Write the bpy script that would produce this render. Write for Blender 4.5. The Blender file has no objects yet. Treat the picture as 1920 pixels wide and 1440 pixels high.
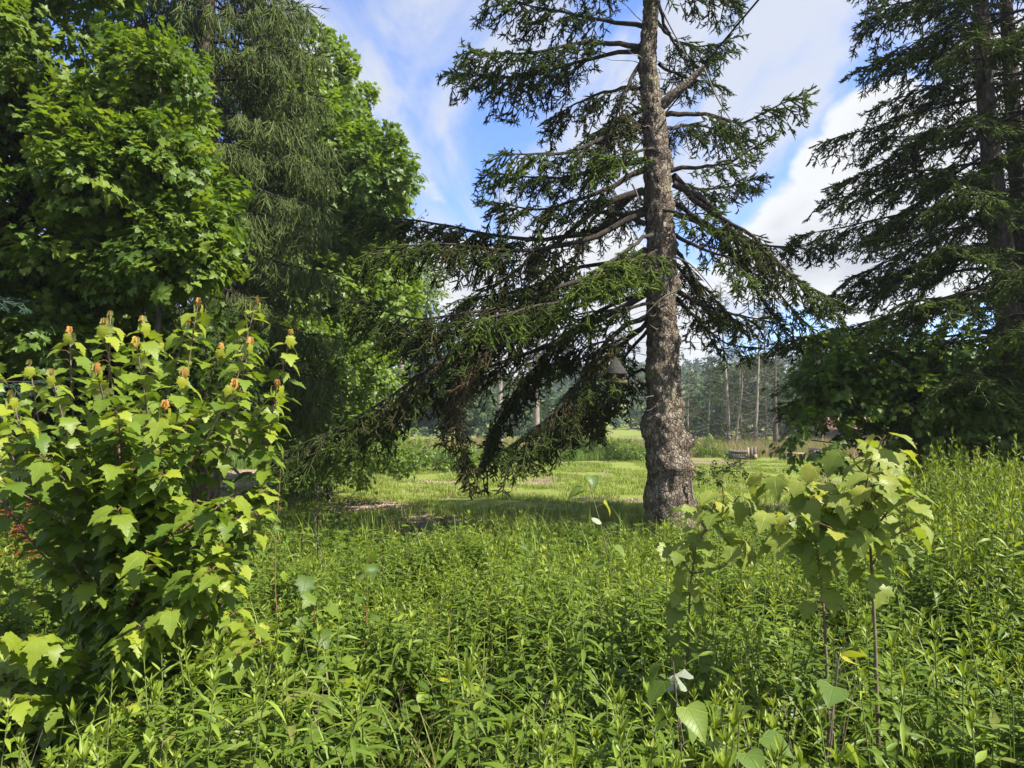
import bpy, math, random
import numpy as np
from mathutils import noise as mnoise, Vector

# ------------------------------------------------------------------ camera, sky, sun, exposure
SC = bpy.context.scene
COL = SC.collection
R = math.radians
FPX = 1297.0            # focal length in pixels of the 1920 px wide photograph
CAMH = 1.7
PITCH = math.atan(80.0 / FPX)
cam_d = bpy.data.cameras.new("camera")
cam_d.sensor_width = 36.0
cam_d.lens = 36.0 * FPX / 1920.0
cam_d.clip_end = 3000.0
cam_d.clip_start = 0.05
cam = bpy.data.objects.new("camera", cam_d)
COL.objects.link(cam)
cam.location = (0, 0, CAMH)
cam.rotation_euler = (R(90) + PITCH, 0, 0)
SC.camera = cam

SUN_AZ = 117.0           # degrees clockwise from the viewing direction (+Y)
SUN_EL = 49.0
sun_dir = Vector((math.sin(R(SUN_AZ)) * math.cos(R(SUN_EL)), math.cos(R(SUN_AZ)) * math.cos(R(SUN_EL)), math.sin(R(SUN_EL))))
sl = bpy.data.lights.new("sun", 'SUN')
sl.energy = 5.0
sl.angle = R(0.53)
sl.color = (1.0, 0.945, 0.845)
so = bpy.data.objects.new("sun", sl)
COL.objects.link(so)
so.rotation_euler = sun_dir.to_track_quat('Z', 'Y').to_euler()
so.location = (20, 0, 30)

SC.view_settings.view_transform = 'Standard'
SC.view_settings.look = 'None'
SC.view_settings.gamma = 1.0
SC.view_settings.use_curve_mapping = False
SC.view_settings.exposure = 1.30
SC.render.engine = 'CYCLES'
cy = SC.cycles
cy.max_bounces = 7
cy.diffuse_bounces = 3
cy.glossy_bounces = 2
cy.transmission_bounces = 4
cy.transparent_max_bounces = 4
cy.use_denoising = True
cy.caustics_reflective = False
cy.caustics_refractive = False
SC.render.film_transparent = False


def pdir(u, v):
    """world direction of a photograph pixel, scaled so that y = 1"""
    a = (u - 960.0) / FPX
    b = (720.0 - v) / FPX
    y = math.cos(PITCH) - b * math.sin(PITCH)
    z = math.sin(PITCH) + b * math.cos(PITCH)
    return np.array([a / y, 1.0, z / y])


def P(u, v, d):
    p = pdir(u, v) * d
    p[2] += CAMH
    return p


# ------------------------------------------------------------------ world
W = bpy.data.worlds.new("World")
SC.world = W
W.use_nodes = True
nt = W.node_tree
nt.nodes.clear()


class NB:
    """tiny node-tree builder"""
    def __init__(s, tree):
        s.t = tree

    def n(s, typ, **kw):
        nd = s.t.nodes.new(typ)
        for k, v in kw.items():
            if k.startswith('i_'):
                key = k[2:]
                nd.inputs[int(key) if key.isdigit() else key].default_value = v
            else:
                setattr(nd, k, v)
        return nd

    def l(s, a, b):
        s.t.links.new(a, b)
        return b

    def math(s, op, a, b=None, c=None, clamp=False):
        nd = s.t.nodes.new('ShaderNodeMath')
        nd.operation = op
        nd.use_clamp = clamp
        for i, x in enumerate((a, b, c)):
            if x is None:
                continue
            if isinstance(x, (int, float)):
                nd.inputs[i].default_value = x
            else:
                s.l(x, nd.inputs[i])
        return nd.outputs[0]

    def vmath(s, op, a, b=None, out=0):
        nd = s.t.nodes.new('ShaderNodeVectorMath')
        nd.operation = op
        for i, x in enumerate((a, b)):
            if x is None:
                continue
            if isinstance(x, (tuple, list)):
                nd.inputs[i].default_value = x
            else:
                s.l(x, nd.inputs[i])
        return nd.outputs[out]

    def mix(s, f, a, b, blend='MIX'):
        nd = s.t.nodes.new('ShaderNodeMix')
        nd.data_type = 'RGBA'
        nd.blend_type = blend
        for i, x in ((0, f), (6, a), (7, b)):
            if isinstance(x, (int, float)):
                nd.inputs[i].default_value = x
            elif isinstance(x, (tuple, list)):
                nd.inputs[i].default_value = (*x[:3], 1)
            else:
                s.l(x, nd.inputs[i])
        return nd.outputs[2]

    def ramp(s, f, stops, interp='LINEAR'):
        nd = s.t.nodes.new('ShaderNodeValToRGB')
        cr = nd.color_ramp
        cr.interpolation = interp
        while len(cr.elements) < len(stops):
            cr.elements.new(0.5)
        for e, (p, c) in zip(cr.elements, stops):
            e.position = p
            e.color = (*c[:3], 1) if not isinstance(c, (int, float)) else (c, c, c, 1)
        if f is not None:
            s.l(f, nd.inputs[0])
        return nd.outputs[0]

    def smooth(s, x, a, b):
        nd = s.t.nodes.new('ShaderNodeMapRange')
        nd.interpolation_type = 'SMOOTHSTEP'
        nd.inputs[1].default_value = a
        nd.inputs[2].default_value = b
        s.l(x, nd.inputs[0])
        return nd.outputs[0]


b = NB(nt)
sky = b.n('ShaderNodeTexSky', sky_type='NISHITA', sun_disc=False)
sky.sun_elevation = R(SUN_EL)
sky.sun_rotation = R(SUN_AZ)
sky.altitude = 300
sky.air_density = 1.0
sky.dust_density = 0.6
sky.ozone_density = 1.6
tc = b.n('ShaderNodeTexCoord')
dirv = b.vmath('NORMALIZE', tc.outputs['Generated'])
sep = b.n('ShaderNodeSeparateXYZ')
b.l(dirv, sep.inputs[0])
# high streaky cirrus on a flat layer
den = b.math('ADD', b.math('MAXIMUM', sep.outputs[2], 0.0), 0.16)
cx = b.math('DIVIDE', sep.outputs[0], den)
cyy = b.math('DIVIDE', sep.outputs[1], den)
cmb = b.n('ShaderNodeCombineXYZ')
b.l(cx, cmb.inputs[0])
b.l(cyy, cmb.inputs[1])
mp = b.n('ShaderNodeMapping')
mp.inputs['Rotation'].default_value = (0, 0, R(14))
mp.inputs['Scale'].default_value = (1.9, 0.62, 1)
mp.inputs['Location'].default_value = (3.1, 1.7, 0)
b.l(cmb.outputs[0], mp.inputs[0])
n1 = b.n('ShaderNodeTexNoise', i_Scale=1.7, i_Detail=8.0, i_Roughness=0.55, i_Distortion=0.6)
b.l(mp.outputs[0], n1.inputs['Vector'])
n1b = b.n('ShaderNodeTexNoise', i_Scale=0.55, i_Detail=3.0, i_Roughness=0.5)
b.l(cmb.outputs[0], n1b.inputs['Vector'])
cir = b.math('ADD', b.math('MULTIPLY', n1.outputs[0], 0.75), b.math('MULTIPLY', n1b.outputs[0], 0.35))
cirm = b.math('MULTIPLY', b.smooth(cir, 0.45, 0.60), 0.93)
# puffy cumulus low in the sky
n2 = b.n('ShaderNodeTexNoise', i_Scale=4.2, i_Detail=8.0, i_Roughness=0.55, i_Distortion=0.25)
mp2 = b.n('ShaderNodeMapping')
mp2.inputs['Scale'].default_value = (1, 1, 1.5)
mp2.inputs['Location'].default_value = (0.3, 0.9, 0.2)
b.l(dirv, mp2.inputs[0])
b.l(mp2.outputs[0], n2.inputs['Vector'])
blob = None
for (u, v, wid, amp) in ((1640, 250, 0.105, 0.50), (1560, 330, 0.10, 0.46), (1520, 430, 0.13, 0.50), (1660, 420, 0.16, 0.5),
                         (1430, 470, 0.09, 0.36), (860, 520, 0.075, 0.42), (1800, 330, 0.15, 0.4), (1150, 560, 0.16, 0.3), (1900, 250, 0.2, 0.3)):
    d = pdir(u, v)
    d = d / np.linalg.norm(d)
    dist = b.vmath('DISTANCE', dirv, tuple(float(q) for q in d), out=1)
    e = b.math('MULTIPLY', b.smooth(dist, wid, wid * 0.25), amp)
    blob = e if blob is None else b.math('MAXIMUM', blob, e)
low = b.math('MULTIPLY', b.smooth(sep.outputs[2], 0.42, 0.02), 0.25)
cum = b.math('ADD', b.math('ADD', b.math('MULTIPLY', b.math('SUBTRACT', n2.outputs[0], 0.5), 1.15), blob), low)
cumm = b.smooth(cum, 0.17, 0.29)
n3 = b.n('ShaderNodeTexNoise', i_Scale=7.0, i_Detail=5.0, i_Roughness=0.5)
b.l(dirv, n3.inputs['Vector'])
shade = b.smooth(b.math('ADD', cum, b.math('MULTIPLY', b.math('SUBTRACT', n3.outputs[0], 0.5), 0.5)), 0.75, 0.28)
ccol = b.mix(shade, (1.9, 2.02, 2.28), (2.95, 3.0, 3.05))
skyb = b.mix(1.0, sky.outputs[0], (0.62, 0.75, 1.03), 'MULTIPLY')
sk1 = b.mix(cirm, skyb, (2.30, 2.45, 2.78))
sk2 = b.mix(cumm, sk1, ccol)
bg = b.n('ShaderNodeBackground')
bg.inputs['Strength'].default_value = 0.13
b.l(sk2, bg.inputs['Color'])
wo = b.n('ShaderNodeOutputWorld')
b.l(bg.outputs[0], wo.inputs[0])

# ------------------------------------------------------------------ helpers
rng = np.random.default_rng(7)
random.seed(7)


def nrm(a):
    a = np.asarray(a, float)
    return a / np.maximum(np.linalg.norm(a, axis=-1, keepdims=True), 1e-9)


def make_mesh(name, V, F, mats=(), midx=None, smooth=True, attrs=None):
    """V (n,3); F list of index arrays (m,3) and/or (m,4)"""
    if isinstance(F, np.ndarray):
        F = [F]
    F = [np.asarray(f, np.int32) for f in F if len(f)]
    me = bpy.data.meshes.new(name)
    V = np.asarray(V, np.float32)
    me.vertices.add(len(V))
    me.vertices.foreach_set('co', V.ravel())
    if F:
        loops = np.concatenate([f.ravel() for f in F])
        tot = np.concatenate([np.full(len(f), f.shape[1], np.int32) for f in F])
        st = np.concatenate([[0], np.cumsum(tot)[:-1]]).astype(np.int32)
        me.loops.add(len(loops))
        me.loops.foreach_set('vertex_index', loops)
        me.polygons.add(len(tot))
        me.polygons.foreach_set('loop_start', st)
        me.polygons.foreach_set('loop_total', tot)
        if smooth:
            me.polygons.foreach_set('use_smooth', np.ones(len(tot), bool))
        if midx is not None:
            me.polygons.foreach_set('material_index', np.asarray(midx, np.int32))
    for m in mats:
        me.materials.append(m)
    for k, a in (attrs or {}).items():
        a = np.asarray(a, np.float32)
        at = me.attributes.new(k, 'FLOAT' if a.ndim == 1 else 'FLOAT_VECTOR', 'POINT')
        at.data.foreach_set('value' if a.ndim == 1 else 'vector', a.ravel())
    me.update(calc_edges=True)
    me.validate()
    return me


class MB:
    """collects pieces, all with optional per-vertex 'ltint'"""
    def __init__(s):
        s.V, s.T, s.Q, s.A, s.tm, s.qm, s.n = [], [], [], [], [], [], 0

    def add(s, V, F, tint=0.0, mat=0):
        V = np.asarray(V, float)
        F = F if isinstance(F, (list, tuple)) else [F]
        for f in F:
            f = np.asarray(f, np.int64)
            if not len(f):
                continue
            if f.shape[1] == 3:
                s.T.append(f + s.n)
                s.tm.append(np.full(len(f), mat))
            else:
                s.Q.append(f + s.n)
                s.qm.append(np.full(len(f), mat))
        s.V.append(V)
        s.A.append(np.full(len(V), tint, float) if np.isscalar(tint) else np.asarray(tint, float))
        s.n += len(V)

    def mesh(s, name, mats, smooth=True):
        F, m = [], []
        if s.T:
            F.append(np.concatenate(s.T))
            m.append(np.concatenate(s.tm))
        if s.Q:
            F.append(np.concatenate(s.Q))
            m.append(np.concatenate(s.qm))
        return make_mesh(name, np.concatenate(s.V), F, mats, np.concatenate(m), smooth, {'ltint': np.concatenate(s.A)})


def ob(name, data, parent=None, loc=None, kind=None):
    o = bpy.data.objects.new(name, data)
    COL.objects.link(o)
    if parent is not None:
        o.parent = parent
    if loc is not None:
        o.location = loc
    if kind:
        o['kind'] = kind
    return o


def thing(name, label, cat, loc=(0, 0, 0), group=None):
    o = bpy.data.objects.new(name, None)
    COL.objects.link(o)
    o.location = [float(q) for q in loc]
    o['label'] = label
    o['category'] = cat
    if group:
        o['group'] = group
    return o


def tag(o, label, cat, group=None):
    o['label'] = label
    o['category'] = cat
    if group:
        o['group'] = group
    return o


def tube(pts, rad, sides=6, cap=False):
    pts = np.asarray(pts, float)
    n = len(pts)
    rad = np.broadcast_to(np.asarray(rad, float), (n,))
    t = nrm(np.gradient(pts, axis=0))
    ref = np.array([0.31, 0.17, 0.93]) if abs(t[0][2]) < 0.9 else np.array([1.0, 0.1, 0.0])
    a = nrm(np.cross(t, ref))
    c = np.cross(t, a)
    th = np.arange(sides) / sides * 2 * np.pi
    V = pts[:, None, :] + rad[:, None, None] * (np.cos(th)[None, :, None] * a[:, None, :] + np.sin(th)[None, :, None] * c[:, None, :])
    V = V.reshape(-1, 3)
    i = np.arange(n - 1)[:, None] * sides
    j = np.arange(sides)[None, :]
    k = (j + 1) % sides
    Q = np.stack([i + j, i + k, i + sides + k, i + sides + j], -1).reshape(-1, 4)
    return V, Q


def tubes_batch(P0, rad, sides=3):
    """P0 (m,n,3) many polylines of n points, rad (m,n)"""
    m, n, _ = P0.shape
    t = nrm(np.gradient(P0, axis=1))
    ref = np.array([0.31, 0.87, 0.33])
    a = nrm(np.cross(t, ref))
    c = np.cross(t, a)
    th = np.arange(sides) / sides * 2 * np.pi
    V = P0[:, :, None, :] + rad[:, :, None, None] * (np.cos(th)[None, None, :, None] * a[:, :, None, :] + np.sin(th)[None, None, :, None] * c[:, :, None, :])
    base = (np.arange(m) * n * sides)[:, None, None]
    i = (np.arange(n - 1) * sides)[None, :, None]
    j = np.arange(sides)[None, None, :]
    k = (j + 1) % sides
    Q = np.stack([base + i + j, base + i + k, base + i + sides + k, base + i + sides + j], -1).reshape(-1, 4)
    return V.reshape(-1, 3), Q


def spline(pts, n):
    """Catmull-Rom through the points, n samples"""
    p = np.asarray(pts, float)
    if len(p) == 2:
        return p[0] + (p[1] - p[0]) * np.linspace(0, 1, n)[:, None]
    q = np.vstack([2 * p[0] - p[1], p, 2 * p[-1] - p[-2]])
    seg = np.linalg.norm(np.diff(p, axis=0), axis=1)
    cum = np.concatenate([[0], np.cumsum(seg)])
    s = np.linspace(0, cum[-1], n)
    k = np.clip(np.searchsorted(cum, s, side='right') - 1, 0, len(p) - 2)
    t = ((s - cum[k]) / np.maximum(seg[k], 1e-6))[:, None]
    a, b_, c, d = q[k], q[k + 1], q[k + 2], q[k + 3]
    return 0.5 * (2 * b_ + (c - a) * t + (2 * a - 5 * b_ + 4 * c - d) * t ** 2 + (3 * b_ - 3 * c + d - a) * t ** 3)


def frames(X, up):
    X = nrm(X)
    Z = up - np.sum(up * X, -1, keepdims=True) * X
    Z = nrm(Z + 1e-6 * np.array([0.3, 0.5, 0.1]))
    Y = np.cross(Z, X)
    return X, Y, Z


def euler(X, Y, Z):
    ry = -np.arcsin(np.clip(X[:, 2], -1, 1))
    rx = np.arctan2(Y[:, 2], Z[:, 2])
    rz = np.arctan2(X[:, 1], X[:, 0])
    return np.stack([rx, ry, rz], -1)


_gn = {}


def gn_group(protos):
    key = tuple(o.name for o in protos)
    if key in _gn:
        return _gn[key]
    g = bpy.data.node_groups.new('scatter_' + protos[0].name, 'GeometryNodeTree')
    g.interface.new_socket('Geometry', in_out='INPUT', socket_type='NodeSocketGeometry')
    g.interface.new_socket('Geometry', in_out='OUTPUT', socket_type='NodeSocketGeometry')
    gi = g.nodes.new('NodeGroupInput')
    go = g.nodes.new('NodeGroupOutput')
    iop = g.nodes.new('GeometryNodeInstanceOnPoints')
    jn = g.nodes.new('GeometryNodeJoinGeometry')
    for o in protos:
        oi = g.nodes.new('GeometryNodeObjectInfo')
        oi.inputs['Object'].default_value = o
        oi.inputs['As Instance'].default_value = False
        gti = g.nodes.new('GeometryNodeGeometryToInstance')
        g.links.new(oi.outputs['Geometry'], gti.inputs[0])
        g.links.new(gti.outputs[0], jn.inputs[0])
    g.links.new(gi.outputs[0], iop.inputs['Points'])
    g.links.new(jn.outputs[0], iop.inputs['Instance'])
    iop.inputs['Pick Instance'].default_value = True
    for nm, typ, sk in (('rot', 'FLOAT_VECTOR', 'Rotation'), ('scl', 'FLOAT_VECTOR', 'Scale'), ('idx', 'INT', 'Instance Index')):
        na = g.nodes.new('GeometryNodeInputNamedAttribute')
        na.data_type = typ
        na.inputs['Name'].default_value = nm
        g.links.new(na.outputs['Attribute'], iop.inputs[sk])
    g.links.new(iop.outputs[0], go.inputs[0])
    _gn[key] = g
    return g


def scatter(name, pts, X, up, scl, tint, protos, parent=None, kind='stuff', origin=None):
    """one stuff object holding many small pieces of foliage, placed by geometry nodes"""
    pts = np.asarray(pts, float)
    n = len(pts)
    if n == 0:
        return None
    if origin is not None:
        pts = pts - np.asarray(origin, float)
    up = np.broadcast_to(np.asarray(up, float), (n, 3))
    e = euler(*frames(np.asarray(X, float), up))
    scl = np.asarray(scl, float)
    if scl.ndim < 2:
        scl = np.repeat(np.broadcast_to(scl, (n,))[:, None], 3, 1)
    me = make_mesh(name, pts, [], attrs={'rot': e, 'scl': scl, 'tint': np.broadcast_to(np.asarray(tint, float), (n,))})
    at = me.attributes.new('idx', 'INT', 'POINT')
    at.data.foreach_set('value', rng.integers(0, len(protos), n).astype(np.int32))
    o = ob(name, me, parent, kind=kind)
    md = o.modifiers.new('scatter', 'NODES')
    md.node_group = gn_group(protos)
    return o


def proto(name, mesh):
    return bpy.data.objects.new(name, mesh)      # never linked to the scene: only read by the scatter nodes


def rdir(n, zmin=-1, zmax=1):
    z = rng.uniform(zmin, zmax, n)
    a = rng.uniform(0, 2 * np.pi, n)
    r = np.sqrt(np.maximum(0, 1 - z * z))
    return np.stack([r * np.cos(a), r * np.sin(a), z], -1)


def gz(x, y):
    """height of the ground"""
    x = np.asarray(x, float)
    y = np.asarray(y, float)
    z = 0.05 * np.sin(x * 0.7 + 1.3) * np.sin(y * 0.55) + 0.03 * np.sin(x * 1.9 + y * 1.3)
    z = z * np.clip((90 - y) / 60, 0, 1)
    z = z + 0.25 * np.clip((x - 2.5) / 5, 0, 1) * np.clip((12 - y) / 4, 0, 1)
    return z


def ground_at(u, v):
    """point of the flat ground under a photograph pixel"""
    d = pdir(u, v)
    k = -CAMH / d[2]
    p = d * k
    return np.array([p[0], p[1], float(gz(p[0], p[1]))])


# ------------------------------------------------------------------ materials
def new_mat(name):
    m = bpy.data.materials.new(name)
    m.use_nodes = True
    m.node_tree.nodes.clear()
    return m, NB(m.node_tree)


def leaf_mat(name, stops, trans=0.35, rough=0.45, spec=0.35, under=None, rnd=0.25, tcol=(1.25, 1.2, 0.45), veins=False):
    m, q = new_mat(name)
    a1 = q.n('ShaderNodeAttribute', attribute_type='GEOMETRY', attribute_name='ltint')
    a2 = q.n('ShaderNodeAttribute', attribute_type='INSTANCER', attribute_name='tint')
    oi = q.n('ShaderNodeObjectInfo')
    f = q.math('ADD', a1.outputs['Fac'], a2.outputs['Fac'])
    f = q.math('ADD', f, q.math('MULTIPLY', q.math('SUBTRACT', oi.outputs['Random'], 0.5), rnd), clamp=True)
    base = q.ramp(f, stops)
    col = base
    if under:
        ge = q.n('ShaderNodeNewGeometry')
        col = q.mix(ge.outputs['Backfacing'], base, under)
    vm = None
    if veins:
        at = q.n('ShaderNodeAttribute', attribute_type='GEOMETRY', attribute_name='lco')
        sx = q.n('ShaderNodeSeparateXYZ')
        q.l(at.outputs['Vector'], sx.inputs[0])
        ay = q.math('ABSOLUTE', sx.outputs[1])
        ang = q.math('ARCTAN2', ay, sx.outputs[0])
        rr = q.vmath('LENGTH', at.outputs['Vector'], out=1)
        for a0 in (0.0, 0.76, 1.42):
            dl = q.math('MULTIPLY', q.math('ABSOLUTE', q.math('SUBTRACT', ang, a0)), rr)
            m0 = q.smooth(dl, 0.022, 0.006)
            vm = m0 if vm is None else q.math('MAXIMUM', vm, m0)
        wv = q.math('SINE', q.math('MULTIPLY', q.math('SUBTRACT', sx.outputs[0], q.math('MULTIPLY', ay, 0.8)), 46.0))
        m1 = q.math('MULTIPLY', q.smooth(wv, 0.86, 1.0), 0.45)
        vm = q.math('MAXIMUM', vm, m1)
        nz = q.n('ShaderNodeTexNoise', i_Scale=4.0, i_Detail=4.0)
        q.l(at.outputs['Vector'], nz.inputs['Vector'])
        spot = q.math('MULTIPLY', q.smooth(nz.outputs[0], 0.45, 0.75), 0.30)
        col = q.mix(spot, col, q.mix(1.0, col, (1.5, 1.3, 0.9), 'MULTIPLY'))
        col = q.mix(q.math('MULTIPLY', vm, 0.45), col, q.mix(1.0, col, (1.9, 1.6, 1.4), 'MULTIPLY'))
    p = q.n('ShaderNodeBsdfPrincipled')
    if vm is not None:
        bp = q.n('ShaderNodeBump')
        bp.inputs['Strength'].default_value = 0.5
        bp.inputs['Distance'].default_value = 0.004
        bp.invert = True
        q.l(vm, bp.inputs['Height'])
        q.l(bp.outputs[0], p.inputs['Normal'])
    q.l(col, p.inputs['Base Color'])
    p.inputs['Roughness'].default_value = rough
    p.inputs['Specular IOR Level'].default_value = spec
    t = q.n('ShaderNodeBsdfTranslucent')
    q.l(q.mix(1.0, base, tcol, 'MULTIPLY'), t.inputs['Color'])
    mx = q.n('ShaderNodeMixShader')
    mx.inputs[0].default_value = trans
    q.l(p.outputs[0], mx.inputs[1])
    q.l(t.outputs[0], mx.inputs[2])
    o = q.n('ShaderNodeOutputMaterial')
    q.l(mx.outputs[0], o.inputs[0])
    return m


def bark_mat(name, c1, c2, c3, scale=18.0, bump=0.5, stretch=0.35, lichen=None):
    m, q = new_mat(name)
    tc = q.n('ShaderNodeTexCoord')
    mp = q.n('ShaderNodeMapping')
    mp.inputs['Scale'].default_value = (1, 1, stretch)
    q.l(tc.outputs['Object'], mp.inputs[0])
    n1 = q.n('ShaderNodeTexNoise', i_Scale=scale, i_Detail=8.0, i_Roughness=0.65, i_Distortion=0.4)
    q.l(mp.outputs[0], n1.inputs['Vector'])
    vo = q.n('ShaderNodeTexVoronoi', i_Scale=scale * 1.7)
    q.l(mp.outputs[0], vo.inputs['Vector'])
    n2 = q.n('ShaderNodeTexNoise', i_Scale=2.6, i_Detail=4.0, i_Roughness=0.6)
    q.l(tc.outputs['Object'], n2.inputs['Vector'])
    col = q.ramp(n1.outputs[0], [(0.30, c1), (0.52, c2), (0.74, c3)])
    if lichen:
        col = q.mix(q.smooth(n2.outputs[0], 0.56, 0.68), col, lichen)
    p = q.n('ShaderNodeBsdfPrincipled')
    q.l(col, p.inputs['Base Color'])
    p.inputs['Roughness'].default_value = 0.9
    p.inputs['Specular IOR Level'].default_value = 0.15
    bp = q.n('ShaderNodeBump')
    bp.inputs['Strength'].default_value = bump
    bp.inputs['Distance'].default_value = 0.02
    q.l(q.math('ADD', n1.outputs[0], q.math('MULTIPLY', vo.outputs['Distance'], 0.6)), bp.inputs['Height'])
    q.l(bp.outputs[0], p.inputs['Normal'])
    o = q.n('ShaderNodeOutputMaterial')
    q.l(p.outputs[0], o.inputs[0])
    return m


def plate_bark():
    """scaly grey spruce bark: small uneven plates with dark cracks and some lichen"""
    m, q = new_mat('spruce_bark')
    tc = q.n('ShaderNodeTexCoord')
    mp = q.n('ShaderNodeMapping')
    mp.inputs['Scale'].default_value = (1, 1, 0.55)
    nw = q.n('ShaderNodeTexNoise', i_Scale=9.0, i_Detail=4.0)
    q.l(tc.outputs['Object'], nw.inputs['Vector'])
    wv = q.vmath('ADD', tc.outputs['Object'], q.vmath('MULTIPLY', nw.outputs['Color'], (.09, .09, .09)))
    q.l(wv, mp.inputs[0])
    v1 = q.n('ShaderNodeTexVoronoi', i_Scale=24.0)
    v2 = q.n('ShaderNodeTexVoronoi', feature='DISTANCE_TO_EDGE', i_Scale=24.0)
    q.l(mp.outputs[0], v1.inputs['Vector'])
    q.l(mp.outputs[0], v2.inputs['Vector'])
    n1 = q.n('ShaderNodeTexNoise', i_Scale=55.0, i_Detail=6.0, i_Roughness=0.7)
    q.l(mp.outputs[0], n1.inputs['Vector'])
    n2 = q.n('ShaderNodeTexNoise', i_Scale=2.3, i_Detail=5.0, i_Roughness=0.65)
    q.l(tc.outputs['Object'], n2.inputs['Vector'])
    sp = q.n('ShaderNodeSeparateColor')
    q.l(v1.outputs['Color'], sp.inputs[0])
    f = q.math('ADD', q.math('MULTIPLY', sp.outputs[0], 0.5), q.math('MULTIPLY', n1.outputs[0], 0.6))
    col = q.ramp(f, [(0.22, (0.075, 0.055, 0.04)), (0.5, (0.165, 0.13, 0.097)), (0.72, (0.26, 0.215, 0.165)), (0.9, (0.37, 0.325, 0.26))])
    col = q.mix(q.math('MULTIPLY', q.smooth(n2.outputs[0], 0.52, 0.66), .7), col, (0.27, 0.245, 0.15))
    col = q.mix(q.math('MULTIPLY', q.smooth(n2.outputs[0], 0.46, 0.34), .6), col, (0.10, 0.082, 0.066))
    crack = q.smooth(v2.outputs['Distance'], 0.07, 0.0)
    col = q.mix(q.math('MULTIPLY', crack, .8), col, (0.03, 0.024, 0.018))
    p = q.n('ShaderNodeBsdfPrincipled')
    q.l(col, p.inputs['Base Color'])
    p.inputs['Roughness'].default_value = 0.92
    p.inputs['Specular IOR Level'].default_value = 0.12
    bp = q.n('ShaderNodeBump')
    bp.inputs['Strength'].default_value = 1.0
    bp.inputs['Distance'].default_value = 0.03
    h = q.math('ADD', q.math('MULTIPLY', q.smooth(v2.outputs['Distance'], 0.0, 0.2), .6), q.math('ADD', q.math('MULTIPLY', sp.outputs[1], .5), q.math('MULTIPLY', n1.outputs[0], .5)))
    q.l(h, bp.inputs['Height'])
    q.l(bp.outputs[0], p.inputs['Normal'])
    o = q.n('ShaderNodeOutputMaterial')
    q.l(p.outputs[0], o.inputs[0])
    return m


def plain_mat(name, c1, c2, scale=8.0, rough=0.8, stretch=(1, 1, 1), bump=0.2, spec=0.2):
    m, q = new_mat(name)
    tc = q.n('ShaderNodeTexCoord')
    mp = q.n('ShaderNodeMapping')
    mp.inputs['Scale'].default_value = stretch
    q.l(tc.outputs['Object'], mp.inputs[0])
    n1 = q.n('ShaderNodeTexNoise', i_Scale=scale, i_Detail=6.0, i_Roughness=0.6)
    q.l(mp.outputs[0], n1.inputs['Vector'])
    p = q.n('ShaderNodeBsdfPrincipled')
    q.l(q.ramp(n1.outputs[0], [(0.3, c1), (0.7, c2)]), p.inputs['Base Color'])
    p.inputs['Roughness'].default_value = rough
    p.inputs['Specular IOR Level'].default_value = spec
    bp = q.n('ShaderNodeBump')
    bp.inputs['Strength'].default_value = bump
    bp.inputs['Distance'].default_value = 0.01
    q.l(n1.outputs[0], bp.inputs['Height'])
    q.l(bp.outputs[0], p.inputs['Normal'])
    o = q.n('ShaderNodeOutputMaterial')
    q.l(p.outputs[0], o.inputs[0])
    return m


M = {}
M['spruce'] = leaf_mat('spruce_needles', [(0.0, (0.10, 0.072, 0.036)), (0.18, (0.072, 0.066, 0.024)), (0.34, (0.040, 0.060, 0.015)), (0.62, (0.078, 0.115, 0.021)), (1.0, (0.165, 0.235, 0.035))],
                       trans=0.16, rough=0.7, spec=0.1)
M['norway'] = leaf_mat('weeping_spruce_needles', [(0.0, (0.12, 0.09, 0.045)), (0.2, (0.085, 0.092, 0.034)), (0.55, (0.095, 0.132, 0.036)), (1.0, (0.16, 0.21, 0.05))],
                       trans=0.15, rough=0.6, spec=0.2)
M['bluespruce'] = leaf_mat('blue_green_needles', [(0.0, (0.03, 0.055, 0.04)), (0.5, (0.045, 0.085, 0.055)), (1.0, (0.08, 0.13, 0.075))], trans=0.12, rough=0.6, spec=0.2)
M['twig'] = bark_mat('twig_bark', (0.022, 0.017, 0.013), (0.045, 0.036, 0.029), (0.095, 0.08, 0.066), 30, 0.3)
M['deadtwig'] = bark_mat('dead_twig', (0.10, 0.088, 0.075), (0.19, 0.17, 0.145), (0.3, 0.27, 0.24), 30, 0.3)
M['bark'] = plate_bark()
M['barkdark'] = bark_mat('dark_spruce_bark', (0.035, 0.028, 0.022), (0.10, 0.083, 0.068), (0.19, 0.165, 0.14), 20, 0.7, 0.4)
M['barkpale'] = bark_mat('weathered_bark', (0.10, 0.082, 0.065), (0.24, 0.205, 0.165), (0.40, 0.355, 0.30), 12, 0.5, 0.25)
M['maple_tree'] = leaf_mat('maple_tree_leaf', [(0.0, (0.034, 0.064, 0.012)), (0.45, (0.082, 0.150, 0.021)), (0.8, (0.140, 0.215, 0.030)), (1.0, (0.20, 0.27, 0.04))], trans=0.48, rough=0.45, spec=0.3)
M['mid_tree'] = leaf_mat('bright_tree_leaf', [(0.0, (0.048, 0.090, 0.014)), (0.5, (0.105, 0.180, 0.024)), (1.0, (0.20, 0.28, 0.04))], trans=0.46, rough=0.42, spec=0.4)
M['aspen'] = leaf_mat('aspen_leaf', [(0.0, (0.07, 0.12, 0.035)), (0.5, (0.12, 0.19, 0.05)), (1.0, (0.21, 0.28, 0.10))], trans=0.4, rough=0.4, spec=0.4)
M['maple'] = leaf_mat('maple_leaf', [(0.0, (0.045, 0.090, 0.015)), (0.35, (0.095, 0.165, 0.022)), (0.62, (0.185, 0.255, 0.028)), (0.8, (0.29, 0.33, 0.035)), (0.9, (0.37, 0.30, 0.05)), (1.0, (0.42, 0.23, 0.09))],
                      trans=0.46, rough=0.42, spec=0.28, under=(0.20, 0.26, 0.10), rnd=0.14, veins=True)
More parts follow.
